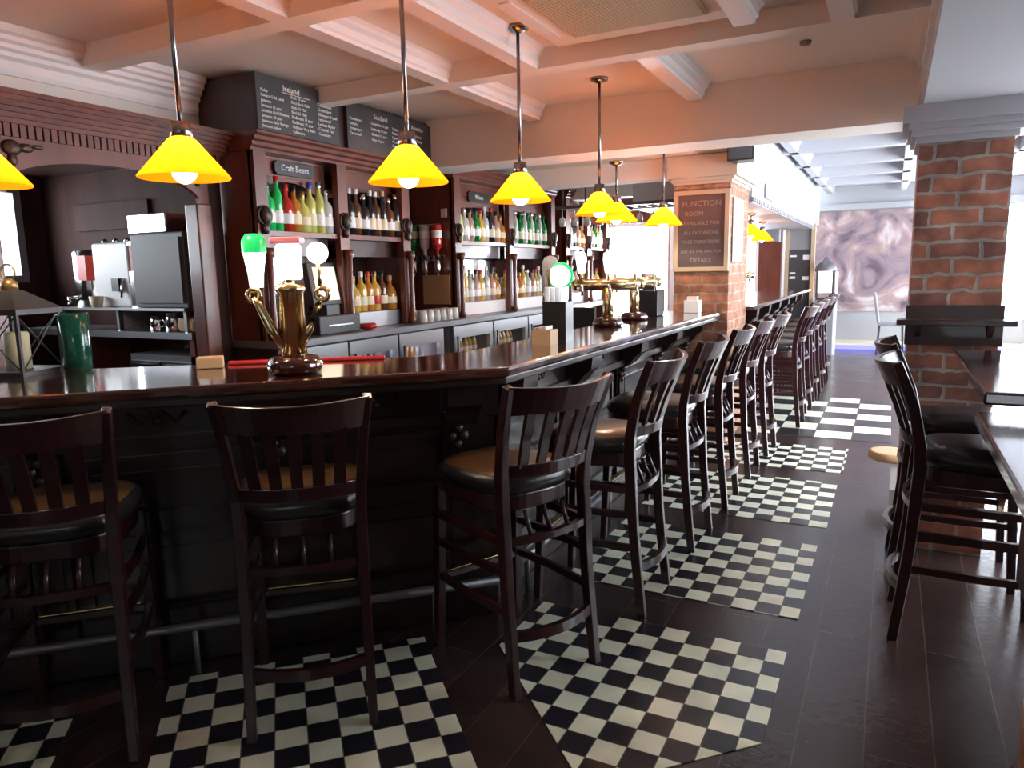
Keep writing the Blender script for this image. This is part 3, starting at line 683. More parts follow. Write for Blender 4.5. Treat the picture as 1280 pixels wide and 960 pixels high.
column(t, .48, .205, ['Connemara', 'Green Spot', 'Kilbeggan 8 year', 'Tyrconnell', 'Locke\'s 8 year', 'Crested Ten', 'Greenore'], .026, .028)
t = board('whiskey_board', -3.12, 3.80, 4.76, 2.24, 2.54, 'long chalkboard headed Scotland and America above the second cabinet bay')
text('Scotland', .044, 'chalk', t, (.002, .27, .24), RX); text('America', .044, 'chalk', t, (.002, .70, .24), RX)
column(t, .02, .20, ['Connemara', 'Locke\'s', 'Knappogue', 'Tyrconnell'], .026, .030)
column(t, .24, .20, ['Glenfiddich 12 year', 'Laphroaig 10 year', 'Glenlivet 12 year', 'Oban 14 year'], .024, .034)
column(t, .47, .20, ['Talisker', 'Dalwhinnie', 'Lagavulin', 'Macallan 10', 'Bowmore', 'Highland Park'], .024, .028)
column(t, .71, .19, ['Jack Daniels', 'Wild Turkey', 'Jim Beam', 'Makers Mark'], .024, .032)
tag(B().box(-3.59, -3.145, 3.06, 4.78, 2.26, 2.56).obj('board_backing', 'dark_wood'), 'dark box standing in for the shadow behind the whiskey chalkboards', 'shade box')  # shadow on the cream wall, built as a dark box behind the boards
def sign(x, y0, y1, z0, z1, wd, label, size):
    t = thing('sign', label, 'sign', (x, y0, z0))
    B().ext([(0, 0, .02), (0, .02, 0), (0, y1-y0-.02, 0), (0, y1-y0, .02), (0, y1-y0, z1-z0-.02), (0, y1-y0-.02, z1-z0), (0, .02, z1-z0), (0, 0, z1-z0-.02)], (0, 0, 0), (.018, 0, 0)).obj('plaque', 'black', t)
    text(wd, size, 'chalk', t, (.019, (y1-y0)/2, .028), RX, align='CENTER')
sign(-3.275, 3.29, 3.62, 2.055, 2.135, 'Craft Beers', 'small black sign lettered Craft Beers over the first arch', .050)
sign(-3.275, 5.52, 5.88, 2.06, 2.15, 'Wines', 'small black sign lettered Wines over the middle cabinet', .055)
# function room board on the orange pillar
t = thing('function_board', 'brown framed chalkboard advertising the function room on the orange pillar', 'chalkboard', (-1.405, 6.115, 1.43))
for s in (B().box(-.225, .225, -.03, 0, 0, .035), B().box(-.225, .225, -.03, 0, .615, .65), B().box(-.225, -.19, -.03, 0, .035, .615), B().box(.19, .225, -.03, 0, .035, .615)): s.obj('frame', 'tan_frame', t)
B().box(-.19, .19, -.015, 0, .035, .615).obj('slate', 'brown_slate', t)
for i, wd in enumerate(['FUNCTION', 'ROOM', 'AVAILABLE FOR', 'ALL OCCASIONS', 'FREE FUNCTION', 'ASK AT THE BAR FOR', 'DETAILS']):
    text(wd, (.062, .05, .042, .038, .040, .034, .045)[i], 'dim_chalk', t, (0 if i not in (1,) else -.06, -.0165, .525-i*.075), (PI/2, 0, 0), align='CENTER')
b = B().box(-1.172, -1.165, 6.20, 6.62, 1.50, 2.02)
t = tag(b.obj('poster', 'white_paint'), 'pale blue poster in a white frame on the side of the orange pillar', 'poster')

# ------------------------------------------------------------------ display cabinets
def arch_panel(b, x0, x1, ya, yb, zb, zt, m0, spring, rise, n=14):
    """board from ya..yb, zb..zt with an arched opening inset by m0"""
    pts = [(ya, zb), (ya, zt), (yb, zt), (yb, zb), (yb-m0, zb)]
    c, hw = (ya+yb)/2, (yb-ya)/2-m0
    for i in range(n+1):
        a = PI*i/n; pts.append((c+hw*math.cos(a), spring+rise*math.sin(a)))
    pts.append((ya+m0, zb))
    b.ext([(x0, y, z) for y, z in pts], (0, 0, 0), (x1-x0, 0, 0)); return b
def cabinet(y0, y1, nb, ztop, label):
    t = thing('display_cabinet', label, 'display cabinet')
    XB, XF = -3.595, -3.20
    for y in (y0, y1-.03): B().box(XB, XF, y, y+.03, 1.091, ztop-.10).obj('side_panel', 'cabinet_wood', t)
    B().box(XB, XB+.02, y0+.03, y1-.03, 1.091, ztop-.10).obj('back_panel', 'cabinet_wood', t)
    W = (y1-y0)/nb
    for i in range(nb+1):
        y = min(max(y0+i*W, y0+.045), y1-.045)
        B().box(XF-.02, XF+.025, y-.045, y+.045, 1.091, ztop-.10).obj('pilaster', 'cabinet_wood', t)
        B().lathe([(.022, 1.091), (.03, 1.12), (.02, 1.14), (.017, 1.35), (.02, 1.56), (.03, 1.58), (.03, 1.62)], (XF+.05, y, 0), 12).obj('column', 'cabinet_wood', t)
        b = B().ball((XF+.045, y, 1.80), .04, (.6, .9, 1.3), 10).ball((XF+.04, y, 1.73), .03, (.6, .9, 1.2), 8).torus((XF+.035, y, 1.80), .05, .008, 'x', 20, 6)
        b.obj('carving', 'carving', t)
    for i in range(nb):
        a, c = y0+i*W+.05, y0+(i+1)*W-.05
        B().box(XB+.021, XB+.025, a, c, 1.12, 2.0).obj('mirror', 'mirror', t)
        B().box(XB+.026, XF+.005, a, c, 1.69, 1.72).obj('shelf', 'cabinet_wood', t)
        B().box(XF-.10, XF-.08, a, c, 1.58, 1.6895).obj('apron_board', 'dark_wood', t)
        arch_panel(B(), XF-.10, XF-.08, a, c, 1.7205, ztop-.10, .03, 1.86, .16).obj('arch', 'cabinet_wood', t)
        B().box(XF-.0795, XF-.068, a+.03, c-.03, ztop-.215, ztop-.205).box(XF-.0795, XF-.068, a+.03, c-.03, ztop-.115, ztop-.105).obj('moulding', 'cabinet_wood', t)
    prof = [(XB, 0, ztop-.10), (XF+.03, 0, ztop-.10), (XF+.03, 0, ztop-.085), (XF+.045, 0, ztop-.075), (XF+.045, 0, ztop-.055), (XF+.065, 0, ztop-.045), (XF+.065, 0, ztop-.025), (XF+.085, 0, ztop-.015), (XF+.085, 0, ztop), (XB, 0, ztop)]
    B().ext(prof, (0, y0-.02, 0), (0, y1+.02, 0)).obj('cornice', 'cabinet_wood', t)
    return t
cabinet(3.05, 4.52, 2, 2.255, 'first dark red display cabinet, two arches of bottles under the chalkboards')
cabinet(5.15, 7.15, 2, 2.32, 'middle display cabinet of two arches beyond the spirit optics')
cabinet(7.45, 8.80, 2, 2.32, 'far display cabinet beside the glaring window')
# back counter, fridges
t = thing('back_counter', 'long dark counter running below the display cabinets', 'counter')
B().box(-3.595, -3.03, 3.04, 9.2, 1.045, 1.09).obj('worktop', 'grey_steel', t, bevel=.006)
B().box(-3.595, -3.50, 3.06, 9.2, 0, 1.044).obj('rear_board', 'dark_wood', t)
B().box(-3.595, -3.08, 3.04, 3.08, 0, 1.044).obj('end_board', 'dark_wood', t)
def fridge(y0, y1, label, cols, glow=True):
    t = thing('bottle_fridge', label, 'fridge', (-3.49, y0, 0)); wd = y1-y0
    B().box(0, .36, 0, wd, .08, .12).box(0, .36, 0, wd, .96, 1.03).box(0, .36, 0, .03, .12, .96).box(0, .36, wd-.03, wd, .12, .96).box(0, .03, .03, wd-.03, .12, .96).obj('casing', 'grey', t)
    B().box(.03, .034, .04, wd-.04, .13, .95).obj('light_panel', 'fridge_glow' if glow else 'grey', t)
    B().box(.05, .33, .03, wd-.03, .52, .53).box(.05, .33, .03, wd-.03, .74, .75).obj('rack', 'steel', t)
    d = B().box(.365, .395, 0, wd, .08, .13).box(.365, .395, 0, wd, .93, 1.03).box(.365, .395, 0, .09, .13, .93).box(.365, .395, wd-.06, wd, .13, .93).obj('door', 'steel', t)
    B().box(.376, .380, .07, wd-.07, .13, .93).obj('pane', 'glass', d)
    B().tube([(.41, .035, .75), (.41, .035, .95)], .008).obj('handle', 'black', d)
    return t
fr = [(3.10, 3.66, 'first steel bottle fridge, behind the tap tower'), (3.68, 4.20, 'second bottle fridge, lit, with green and dark bottles'), (4.22, 4.80, 'third bottle fridge, brightly lit, with amber bottles'),
      (4.95, 5.60, 'fourth bottle fridge, dim, with rows of golden caps'), (5.62, 6.30, 'fifth bottle fridge under the middle cabinet'), (6.32, 7.0, 'sixth bottle fridge near the bar taps')]
for i, (a, c, lab) in enumerate(fr): fridge(a, c, lab, None, i in (1, 2))

# ------------------------------------------------------------------ bottles
PROF = dict(
 wine=[(.030, 0), (.037, .004), (.038, .17), (.034, .195), (.016, .225), (.0135, .24), (.0135, .30)],
 spirit=[(.036, 0), (.041, .004), (.042, .155), (.036, .18), (.016, .20), (.014, .25), (.014, .27)],
 squat=[(.044, 0), (.050, .006), (.050, .12), (.040, .15), (.017, .175), (.015, .22), (.015, .24)],
 slim=[(.026, 0), (.031, .004), (.031, .20), (.025, .225), (.014, .25), (.013, .30), (.013, .31)],
 small=[(.024, 0), (.028, .003), (.028, .11), (.014, .155), (.012, .19), (.012, .20)])
protos = {}
def bottle(kind, glass, lab_m, cap_m, loc, label, group, name='bottle', flip=False):
    key = (kind, glass, lab_m, cap_m)
    if key not in protos:
        P = PROF[kind]; t = thing(name, label, 'bottle', loc, 0, group)
        h = P[-1][1]; r = max(p[0] for p in P)
        B().lathe(P, n=12).obj('glass_body', G[glass], t)
        if lab_m: B().lathe([(r+.0008, .045), (r+.0012, .046), (r+.0012, h*.38), (r+.0008, h*.39)], n=12, cap=False).obj('paper_label', lab_m, t)
        B().lathe([(P[-1][0]+.002, h-.03), (P[-1][0]+.003, h-.028), (P[-1][0]+.003, h+.006), (.004, h+.008)], n=10).obj('cap', cap_m, t)
        protos[key] = t; TREE[t.name] = kids(t)
        for k in TREE[t.name]: TREE[k.name] = []
        t.rotation_euler = (PI, 0, 0) if flip else (0, 0, 0)
        return t
    o = dup(protos[key], loc, 0, label, group)
    if flip: o.rotation_euler = (PI, 0, 0)
    return o
ORD = ['first', 'second', 'third', 'fourth', 'fifth', 'sixth', 'seventh', 'eighth', 'ninth', 'tenth', 'eleventh', 'twelfth', 'thirteenth', 'fourteenth']
def row(y0, y1, z, x, items, where, group):
    n_ = len(items)
    for i, (k, g, lm, cm) in enumerate(items):
        y = y0+(y1-y0)*(i+.5)/n_
        c = {'bright_green': 'bright green', 'black': 'black glass'}.get(g, g)
        bottle(k, g, lm, cm, (x+random.uniform(-.008, .008), y+random.uniform(-.004, .004), z), '%s bottle, %s from left %s' % (c, ORD[i], where), group)
row(3.16, 3.73, 1.7215, -3.235, [('spirit', 'bright_green', 'white', 'green_glass'), ('slim', 'bright_green', 'white', 'red'), ('spirit', 'red', 'white', 'red'), ('spirit', 'amber', 'cream', 'black'), ('squat', 'yellow', 'cream', 'gilt'), ('wine', 'yellow', 'candle', 'blue_cap'), ('slim', 'yellow', 'white', 'steel'), ('spirit', 'clear', 'white', 'chrome'), ], 'on the upper shelf of the first arch', 'bottles on the upper shelf of the first arch')
row(3.87, 4.46, 1.7215, -3.235, [('wine', 'black', 'white', 'white'), ('wine', 'brown', 'cream', 'white'), ('spirit', 'black', 'white', 'chrome'), ('wine', 'black', 'cream', 'white'), ('wine', 'brown', 'cream', 'white'), ('slim', 'black', 'cream', 'tan'), ('spirit', 'brown', 'white', 'chrome'), ('wine', 'black', 'cream', 'chrome')], 'on the upper shelf of the second arch', 'dark bottles on the upper shelf of the second arch')
row(3.88, 4.46, 1.092, -3.44, [('wine', 'clear', 'white', 'black'), ('slim', 'red', 'cream', 'red'), ('slim', 'brown', 'cream', 'black'), ('wine', 'clear', 'cream', 'chrome'), ('slim', 'black', 'cream', 'black'), ('wine', 'brown', 'white', 'red'), ('slim', 'amber', 'cream', 'black')], 'in the back row under the second arch', 'back row of bottles under the second arch')
row(3.86, 4.44, 1.202, -3.30, [('spirit', 'clear', 'white', 'chrome'), ('squat', 'gold', 'cream', 'gilt'), ('spirit', 'gold', 'candle', 'white'), ('spirit', 'amber', 'cream', 'red'), ('spirit', 'gold', 'red', 'gilt'), ('spirit', 'brown', 'cream', 'black'), ('squat', 'amber', 'cream', 'tan')], 'on the steel box under the second arch', 'bottles on the steel box')
pal = [('spirit', 'pink', 'cream', 'black'), ('spirit', 'gold', 'cream', 'red'), ('spirit', 'clear', 'white', 'chrome'), ('squat', 'amber', 'cream', 'gilt'), ('wine', 'clear', 'white', 'white'), ('spirit', 'pink', 'white', 'black'), ('slim', 'gold', 'cream', 'white'), ('wine', 'black', 'cream', 'red'), ('spirit', 'green', 'white', 'black'), ('slim', 'pink', 'cream', 'tan')]
for bay, (ya, yb) in enumerate(((5.26, 6.09), (6.21, 7.05), (7.53, 8.07), (8.18, 8.72))):
    nm = ['the third arch', 'the fourth arch', 'the fifth arch', 'the sixth arch'][bay]
    k = 9 if bay < 2 else 5
    up = [('wine', 'yellow', 'cream', 'white')]+[pal[(i*3+bay+2) % 10] for i in range(k-1)] if bay != 1 else [('wine', 'green', 'cream', 'bright_cap') if i % 2 == 0 else ('slim', 'clear', 'white', 'chrome') for i in range(k)]
    up = [(a, g, l, 'green_glass' if c == 'bright_cap' else c) for a, g, l, c in up]
    row(ya, yb, 1.7215, -3.24, up, 'on the upper shelf of '+nm, 'bottles on the upper shelf of '+nm)
    row(ya, yb, 1.202, -3.30, [pal[(i*3+bay) % 7] for i in range(k)], 'in the front row under '+nm, 'front row of bottles under '+nm)
    if bay < 2: row(ya, yb, 1.092, -3.46, [pal[(i*3+bay+5) % 10] for i in range(8)], 'in the back row under '+nm, 'back row of bottles under '+nm)
# low steel stands under the front rows
for (a, c, nm) in ((3.84, 4.46, 'second'), (5.24, 6.12, 'third'), (6.19, 7.08, 'fourth'), (7.50, 8.10, 'fifth'), (8.15, 8.75, 'sixth')):
    t = tag(B().box(-3.38, -3.235, a, c, 1.091, 1.201).obj('bottle_stand', 'steel' if nm == 'second' else 'white_paint', bevel=.004), 'low box with a bright front carrying bottles under the %s arch' % nm, 'stand')
# bottles in the fridges (countable, small)
for (ya, yb, cs, nm) in ((3.74, 4.14, ['bright_green', 'bright_green', 'black', 'brown', 'black', 'brown'], 'second'), (4.29, 4.72, ['amber', 'gold', 'gold', 'amber', 'clear', 'clear'], 'third'), (5.02, 5.54, ['gold']*7, 'fourth'), (5.69, 6.24, ['gold']*7, 'fifth')):
    for z, sh in ((.752, 'top'), (.532, 'middle')):
        row(ya, yb, z, -3.24, [('small', c, 'white', 'gilt') for c in cs], 'on the %s rack of the %s fridge' % (sh, nm), 'bottles in the %s fridge' % nm)
# optics on the side of the middle cabinet
t = thing('optic_rack', 'brass optic rack on the near side of the middle cabinet', 'rack', (0, 5.14, 0))
B().box(-3.58, -3.28, -.012, .008, 1.56, 1.60).box(-3.58, -3.28, -.012, .008, 1.84, 1.86).obj('rail', 'chrome', t)
for i, x in enumerate((-3.54, -3.43, -3.31)):
    B().lathe([(.02, 1.46), (.026, 1.48), (.026, 1.55), (.016, 1.57)], (x, -.06, 0), 12).tube([(x, -.06, 1.5), (x, 0, 1.5)], .007).obj('measure', 'chrome', t)
    b = B().tube([(x, -.06, 1.46), (x, -.06, 1.435)], .008).obj('spout', 'brass', t)
    bottle('spirit', ('green', 'clear', 'red')[i], ('cream', 'white', 'white')[i], 'black', (x, 5.08, 1.845), '%s bottle hanging upside down in the optics' % ('green', 'clear', 'red')[i], 'optic bottles', flip=True)
tag(B().box(-3.30, -3.25, 5.138, 5.149, 1.905, 1.975).obj('price_card', 'paper'), 'small pale card pinned on the side of the middle cabinet', 'card')
tag(B().box(-3.50, -3.24, 5.138, 5.149, 1.20, 1.44).obj('copper_plate', 'tan'), 'orange brown patch for the lit part of the cabinet side below the optics', 'panel')  # lit lower part of the side panel, put on as a lighter sheet
# row of glasses by the optics
gl = None
for i in range(12):
    y = 4.56+(i % 6)*.09; x = -3.12-(i//6)*.09
    lab = 'upturned tumbler, %s from the left in the %s row by the optics' % (ORD[i % 6], 'front' if i < 6 else 'rear')
    if gl is None:
        gl = tag(B().lathe([(.034, 0), (.036, .002), (.030, .088), (.026, .09)], n=12).obj('tumbler', G['clear'], loc=(x, y, 1.091)), lab, 'glass', 'tumblers by the optics'); TREE[gl.name] = []
    else: dup(gl, (x, y, 1.091), 0, lab)
# till
t = thing('cash_till', 'touch screen till with a grey cash drawer on the back counter', 'till', (-3.24, 3.50, 1.091))
B().box(-.13, .12, -.06, .33, 0, .115).obj('cash_drawer', 'dark_grey', t, bevel=.006)
B().box(.1205, .125, .02, .25, .05, .058).ball((.122, .135, .045), .008, n=6).obj('drawer_slot', 'steel', t)
B().box(-.06, .06, .08, .2, .1155, .18).obj('stand', 'dark_grey', t)
B().hexa([(.0, -.02, .18), (.05, -.02, .18), (.05, .26, .18), (.0, .26, .18), (-.05, -.02, .44), (.0, -.02, .45), (.0, .26, .45), (-.05, .26, .44)]).obj('monitor', 'dark_grey', t, bevel=.006)
B().hexa([(.046, .02, .21), (.051, .02, .21), (.051, .22, .21), (.046, .22, .21), (.008, .02, .42), (.013, .02, .42), (.013, .22, .42), (.008, .22, .42)]).obj('screen', 'screen', t)
tag(B().lathe([(.02, 0), (.06, .01), (.07, .03), (.05, .045)], n=14).obj('red_bowl', 'red', loc=(-3.12, 3.90, 1.091)), 'glossy red bowl beside the till', 'bowl')

# ------------------------------------------------------------------ coffee alcove
t = thing('alcove_canopy', 'mahogany arched canopy with a ribbed frieze over the coffee alcove', 'canopy')
XF = -3.40
arch_panel(B(), XF-.03, XF, 1.80, 2.92, 1.84, 2.13, .06, 1.87, .135, 20).obj('arch', 'cabinet_wood', t)
arch_panel(B(), XF-.03, XF, .45, 1.74, 1.84, 2.17, .06, 1.87, .135, 20).obj('arch', 'cabinet_wood', t)
b = B()
for i in range(38): b.box(XF, XF+.018, 1.77+i*.0335, 1.795+i*.0335, 2.075, 2.13)
b.obj('ribbed_frieze', 'cabinet_wood', t)
b = B()
for i in range(38): b.box(XF, XF+.018, .44+i*.0345, .465+i*.0345, 2.12, 2.18)
b.obj('ribbed_frieze', 'cabinet_wood', t)
def cornice(y0, y1, zb, n_, dx=0.0):
    b = B()
    for k in range(n_): b.box(-3.59, XF+.03+.02*k+dx, y0-.015*k, y1+.002*k, zb+.02*k+.0005, zb+.02*(k+1))
    return b
cornice(1.76, 3.04, 2.13, 6).obj('cornice', 'cabinet_wood', t)
cornice(.40, 1.72, 2.18, 6, .02).obj('cornice', 'cabinet_wood', t)
for (cy, s) in ((1.90, 1), (2.85, -1)):
    b = B().ball((XF+.005, cy, 2.03), .035, (.4, 1.2, 1), 8).ball((XF+.005, cy+s*.06, 2.035), .025, (.4, 1.4, .8), 8).ball((XF+.005, cy+s*.11, 2.045), .016, (.4, 1.6, .6), 8).ball((XF+.005, cy, 1.98), .022, (.4, .9, 1.3), 8)
    b.obj('carving', 'carving', t)
for y in (2.86,): B().box(-3.47, -3.37, y-.05, y+.05, 0, 1.86).obj('post', 'cabinet_wood', t, bevel=.008)
B().box(-3.47, -3.37, 1.70, 1.80, 0, 1.86).obj('post', 'cabinet_wood', t, bevel=.008)
B().box(-3.47, -3.43, 2.915, 3.03, 0, 2.13).obj('side_board', 'dark_wood', t)
t = thing('coffee_counter', 'counter with a pale metal edge in the coffee alcove', 'counter')
B().box(-5.3, -3.61, 2.90, 3.29, 1.10, 1.14).obj('worktop', 'steel', t)
B().box(-4.9, -3.62, 2.87, 3.28, 1.27, 1.285).obj('raised_tray', 'steel', t)
for x in (-4.85, -4.3, -3.68): B().box(x-.012, x+.012, 2.92, 2.95, 1.141, 1.269).obj('tray_leg', 'steel', t)
B().box(-5.3, -3.61, 3.2, 3.29, 0, 1.099).obj('rear_board', 'dark_wood', t)
for x in (-4.62, -3.64): B().box(x-.02, x+.02, 2.92, 3.19, 0, 1.099).obj('leg', 'cabinet_wood', t)
t = thing('water_boiler', 'narrow silver boiler with a red panel at the left of the coffee machine', 'boiler', (-4.76, 3.08, 1.286))
B().lathe([(.10, 0), (.105, .01), (.105, .35), (.09, .37)], n=24).obj('tank', 'chrome', t)
B().box(.03, .12, -.115, -.04, .17, .33).obj('red_panel', 'plain_red', t)
B().tube([(-.02, -.10, .06), (-.02, -.16, .06), (-.02, -.16, .02)], .010).obj('tap', 'chrome', t)
t = thing('coffee_machine', 'bright white coffee machine with a red strip in the alcove', 'coffee machine', (-4.31, 3.12, 1.286))
B().box(-.23, .12, -.17, .17, 0, .40).obj('body', 'white', t, bevel=.012)
B().box(.121, .23, -.17, .17, 0, .22).box(.121, .23, -.17, .17, .38, .40).obj('side_body', 'chrome', t)
B().box(.121, .22, -.16, .16, .221, .379).obj('red_strip', 'plain_red', t)
b = B()
for x in (-.19, -.08, .03): b.lathe([(.015, .40), (.02, .41), (.012, .43)], (x, -.1, 0), 8)
b.obj('knobs', 'chrome', t)
B().box(-.02, .05, -.20, -.1705, .10, .18).obj('group_head', 'black', t)
B().tube([(.06, -.18, .18), (.07, -.20, .06)], .008).obj('steam_wand', 'chrome', t)
t = thing('hot_water_cabinet', 'large dull grey metal cabinet right of the coffee machine', 'machine', (-3.85, 3.06, 1.286))
B().box(-.235, .235, -.16, .2, 0, .44).obj('body', 'dull_metal', t, bevel=.01)
B().box(-.21, .21, -.175, -.1605, .03, .41).obj('door', 'dull_metal', t)
t = tag(B().box(-4.12, -3.78, 2.92, 3.2, 1.728, 1.84).obj('steel_box', 'chrome', bevel=.006), 'shiny steel box on top of the grey metal cabinet', 'box')
t = thing('coffee_cup', 'cream coffee cup with a handle on the raised tray', 'cup', (-4.46, 2.90, 1.286))
B().lathe([(.025, 0), (.03, .003), (.045, .07), (.042, .07), (.027, .008)], n=18).obj('bowl', 'cream', t)
B().torus((-.05, 0, .038), .02, .005, 'y', 14, 6).obj('handle', 'cream', t)
for i, (x, r, h, l) in enumerate(((-4.03, .04, .09, 'short steel jug under the raised tray'), (-3.88, .045, .11, 'taller steel jug under the raised tray'), )):
    t = thing('milk_jug', l, 'jug', (x, 2.99, 1.141)); B().lathe([(r*.9, 0), (r, .005), (r*.9, h*.7), (r*.75, h), (r*.7, h)], n=16).obj('body', 'chrome', t)
    B().torus((r+.012, 0, h*.5), .022, .004, 'y', 14, 6).obj('handle', 'chrome', t)
t = tag(B().box(-3.77, -3.62, 2.93, 3.1, 1.142, 1.225).obj('basket', 'tan', bevel=.02), 'woven tan basket at the right end of the coffee counter', 'basket')
t = thing('glass_washer', 'under-counter appliance with two dark handled doors', 'appliance', (-3.91, 3.03, 0))
B().box(-.30, .29, -.11, .15, .62, 1.0).obj('body', 'grey_steel', t)
for x in (-.145, .145): dd = B().box(x-.135, x+.135, -.13, -.1105, .65, .96).obj('door', 'black', t); B().box(x-.1, x+.1, -.15, -.131, .93, .945).obj('handle', 'chrome', dd)
B().box(-.30, .29, -.11, .15, 0, .619).obj('stand', 'dark_wood', t)
tag(B().box(-5.2, -4.4, 3.275, 3.2995, 1.80, 1.98).obj('wooden_sign', 'alcove_wood'), 'dim wooden sign on the alcove wall above the coffee machine', 'sign')
# ------------------------------------------------------------------ things on the bar
ZT = 1.1005
AB = PI/4
t = thing('tap_tower', 'brass beer tap tower with two curved arms and glowing lenses on a dark bowl base', 'beer tap', (-1.965, 2.02, ZT), AB*0.62)
B().lathe([(.075, 0), (.095, .012), (.105, .035), (.085, .062), (.05, .075), (.045, .075)], n=28).obj('bowl_base', 'bar_top', t)
B().lathe([(.047, .07), (.047, .30), (.053, .305), (.053, .325), (.02, .33), (.018, .34), (.03, .36), (.02, .38), (.028, .39)], n=24).obj('column', 'brass', t)
for s in (-1, 1):
    a = B().tube([(s*.03, -.02, .10), (s*.07, -.03, .17), (s*.105, -.03, .25), (s*.125, -.03, .285)], [.018, .018, .016, .014], n=10)
    a.torus((s*.125, -.03, .292), .022, .010, 'y', 18, 8); a.obj('arm', 'brass', t)
L1 = B().lathe([(.024, .41), (.028, .46), (.042, .545), (.036, .585), (.018, .60)], (-.115, -.02, -.09), 16).obj('left_lens', 'lens_white', t)
B().lathe([(.0435, .535), (.0425, .58), (.028, .602), (.0, .604)], (-.115, -.02, -.09), 16, cap=False).obj('green_top', 'lens_green', L1)
B().tube([(-.125, -.02, .30), (-.115, -.02, .325)], .012).obj('neck', 'brass', L1)
L2 = B().box(-.04, .045, -.03, .03, .345, .475).obj('centre_lens', 'lens_white', t, bevel=.012)
B().box(-.055, .055, -.035, .035, .476, .50).obj('pink_cap', 'pink_paint' if 'pink_paint' in M else 'plain_red', L2, bevel=.006)
L3 = B().lathe([(0, -.012), (.036, -.012), (.040, 0), (.036, .012), (0, .012)], (0, 0, 0), 24, cap=False, R=Matrix.Rotation(PI/2, 3, 'X')).obj('round_lens', 'lens_white', t, loc=(.115, -.03, .44))
B().tube([(.12, -.03, .31), (.115, -.03, .40)], .008).obj('neck', 'brass', t)
# square lantern at the left end of the bar
def lantern(loc, rz, s, h, label, candle=True):
    t = thing('lantern', label, 'lantern', loc, rz)
    b = B(); k = s/2
    for x in (-1, 1):
        for y in (-1, 1): b.box(x*k-.006, x*k+.006, y*k-.006, y*k+.006, .02, h)
    b.box(-k-.01, k+.01, -k-.01, k+.01, 0, .02).box(-k-.012, k+.012, -k-.012, k+.012, h, h+.02)
    b.obj('frame', 'dark_grey', t)
    for x, y in ((1, 0), (-1, 0), (0, 1), (0, -1)):
        b = B()
        if x: b.tube([(x*k, -k, .02), (x*k, k, h)], .003, n=5).tube([(x*k, k, .02), (x*k, -k, h)], .003, n=5)
        else: b.tube([(-k, y*k, .02), (k, y*k, h)], .003, n=5).tube([(k, y*k, .02), (-k, y*k, h)], .003, n=5)
        b.obj('cross_brace', 'dark_grey', t)
    b = B(); z = h+.02
    A = [b.bm.verts.new((x*(k+.012), y*(k+.012), z)) for x, y in ((-1, -1), (1, -1), (1, 1), (-1, 1))]
    D = [b.bm.verts.new((x*.03, y*.03, z+.07)) for x, y in ((-1, -1), (1, -1), (1, 1), (-1, 1))]
    for i in range(4): b.bm.faces.new([A[i], A[(i+1) % 4], D[(i+1) % 4], D[i]])
    b.bm.faces.new(A[::-1]); b.bm.faces.new(D); b.obj('roof', 'dark_grey', t)
    B().lathe([(.03, z+.07), (.03, z+.10), (.015, z+.115), (0, z+.12)], n=12).obj('chimney', 'gilt', t)
    B().torus((0, 0, z+.14), .03, .004, 'y', 20, 6).obj('ring', 'gilt', t)
    if candle: B().lathe([(.045, .021), (.045, .16), (.04, .165)], n=18).obj('candle', 'candle', t)
    return t
lantern((-3.02, 1.62, ZT), math.radians(20), .21, .235, 'square metal lantern with a cream candle at the left end of the bar')
t = thing('glass_jar', 'dark green glass jar with golden filling beside the lantern', 'jar', (-2.885, 1.77, ZT))
B().lathe([(.048, 0), (.052, .01), (.055, .225), (.051, .23), (.048, .02)], n=24, cap=False).obj('glass_wall', 'green_glass', t)
B().lathe([(.0, .004), (.05, .004), (.05, .06), (0, .065)], n=20, cap=False).obj('golden_filling', 'gilt', t)
tag(B().box(-.05, .05, -.035, .035, 0, .045).obj('menu_block', 'tan', loc=(-2.42, 2.02, ZT), bevel=.004), 'small tan block on the bar left of the brass tap tower', 'block').rotation_euler = (0, 0, AB)
o = tag(B().box(-.30, .34, -.02, .02, 0, .014).obj('bar_mat', 'red', loc=(-2.19, 2.30, ZT), bevel=.004), 'narrow red bar runner behind the brass tap tower', 'bar mat'); o.rotation_euler = (0, 0, math.radians(36.4))
t = thing('menu_holder', 'pale leaflet box standing on the bar before the grey tap column', 'menu holder', (-1.50, 3.24, ZT))
B().box(-.05, .05, -.045, .045, 0, .075).obj('box', 'tan', t)
for i in range(3): B().box(-.04+.03*i, -.036+.03*i, -.04, .04, .0755, .085+.004*i).obj('leaflet', 'paper', t)
# grey column tap with a round green lens
t = thing('tap_tower', 'tall grey column beer tap with a green rimmed round lens', 'beer tap', (-1.63, 3.60, ZT), 0.3)
B().lathe([(.07, 0), (.07, .015), (.045, .03), (.042, .36), (.045, .40), (.03, .43), (0, .44)], n=20).obj('column', 'grey', t)
B().lathe([(0, -.02), (.055, -.02), (.062, 0), (.055, .02), (0, .02)], (0, 0, 0), 24, cap=False, R=Matrix.Rotation(PI/2, 3, 'X')).obj('round_lens', 'lens_white', t, loc=(.055, -.03, .33))
B().torus((.055, -.03, .33), .062, .012, 'y', 24, 8).obj('green_rim', 'lens_green', t)
B().tube([(0, -.03, .25), (-.02, -.10, .25), (-.02, -.11, .20)], .011).obj('spout', 'brass', t)
B().tube([(0.0, -.04, .28), (0, -.07, .36)], .009).obj('handle', 'gilt', t)
t = thing('card_stand', 'black box of white menu cards beside the grey tap column', 'menu holder', (-1.53, 3.47, ZT))
B().box(-.065, .065, -.05, .05, 0, .20).obj('box', 'black', t)
for i in range(4): B().box(-.055+.03*i, -.052+.03*i, -.045, .045, .2005, .275).obj('menu_card', 'white', t)
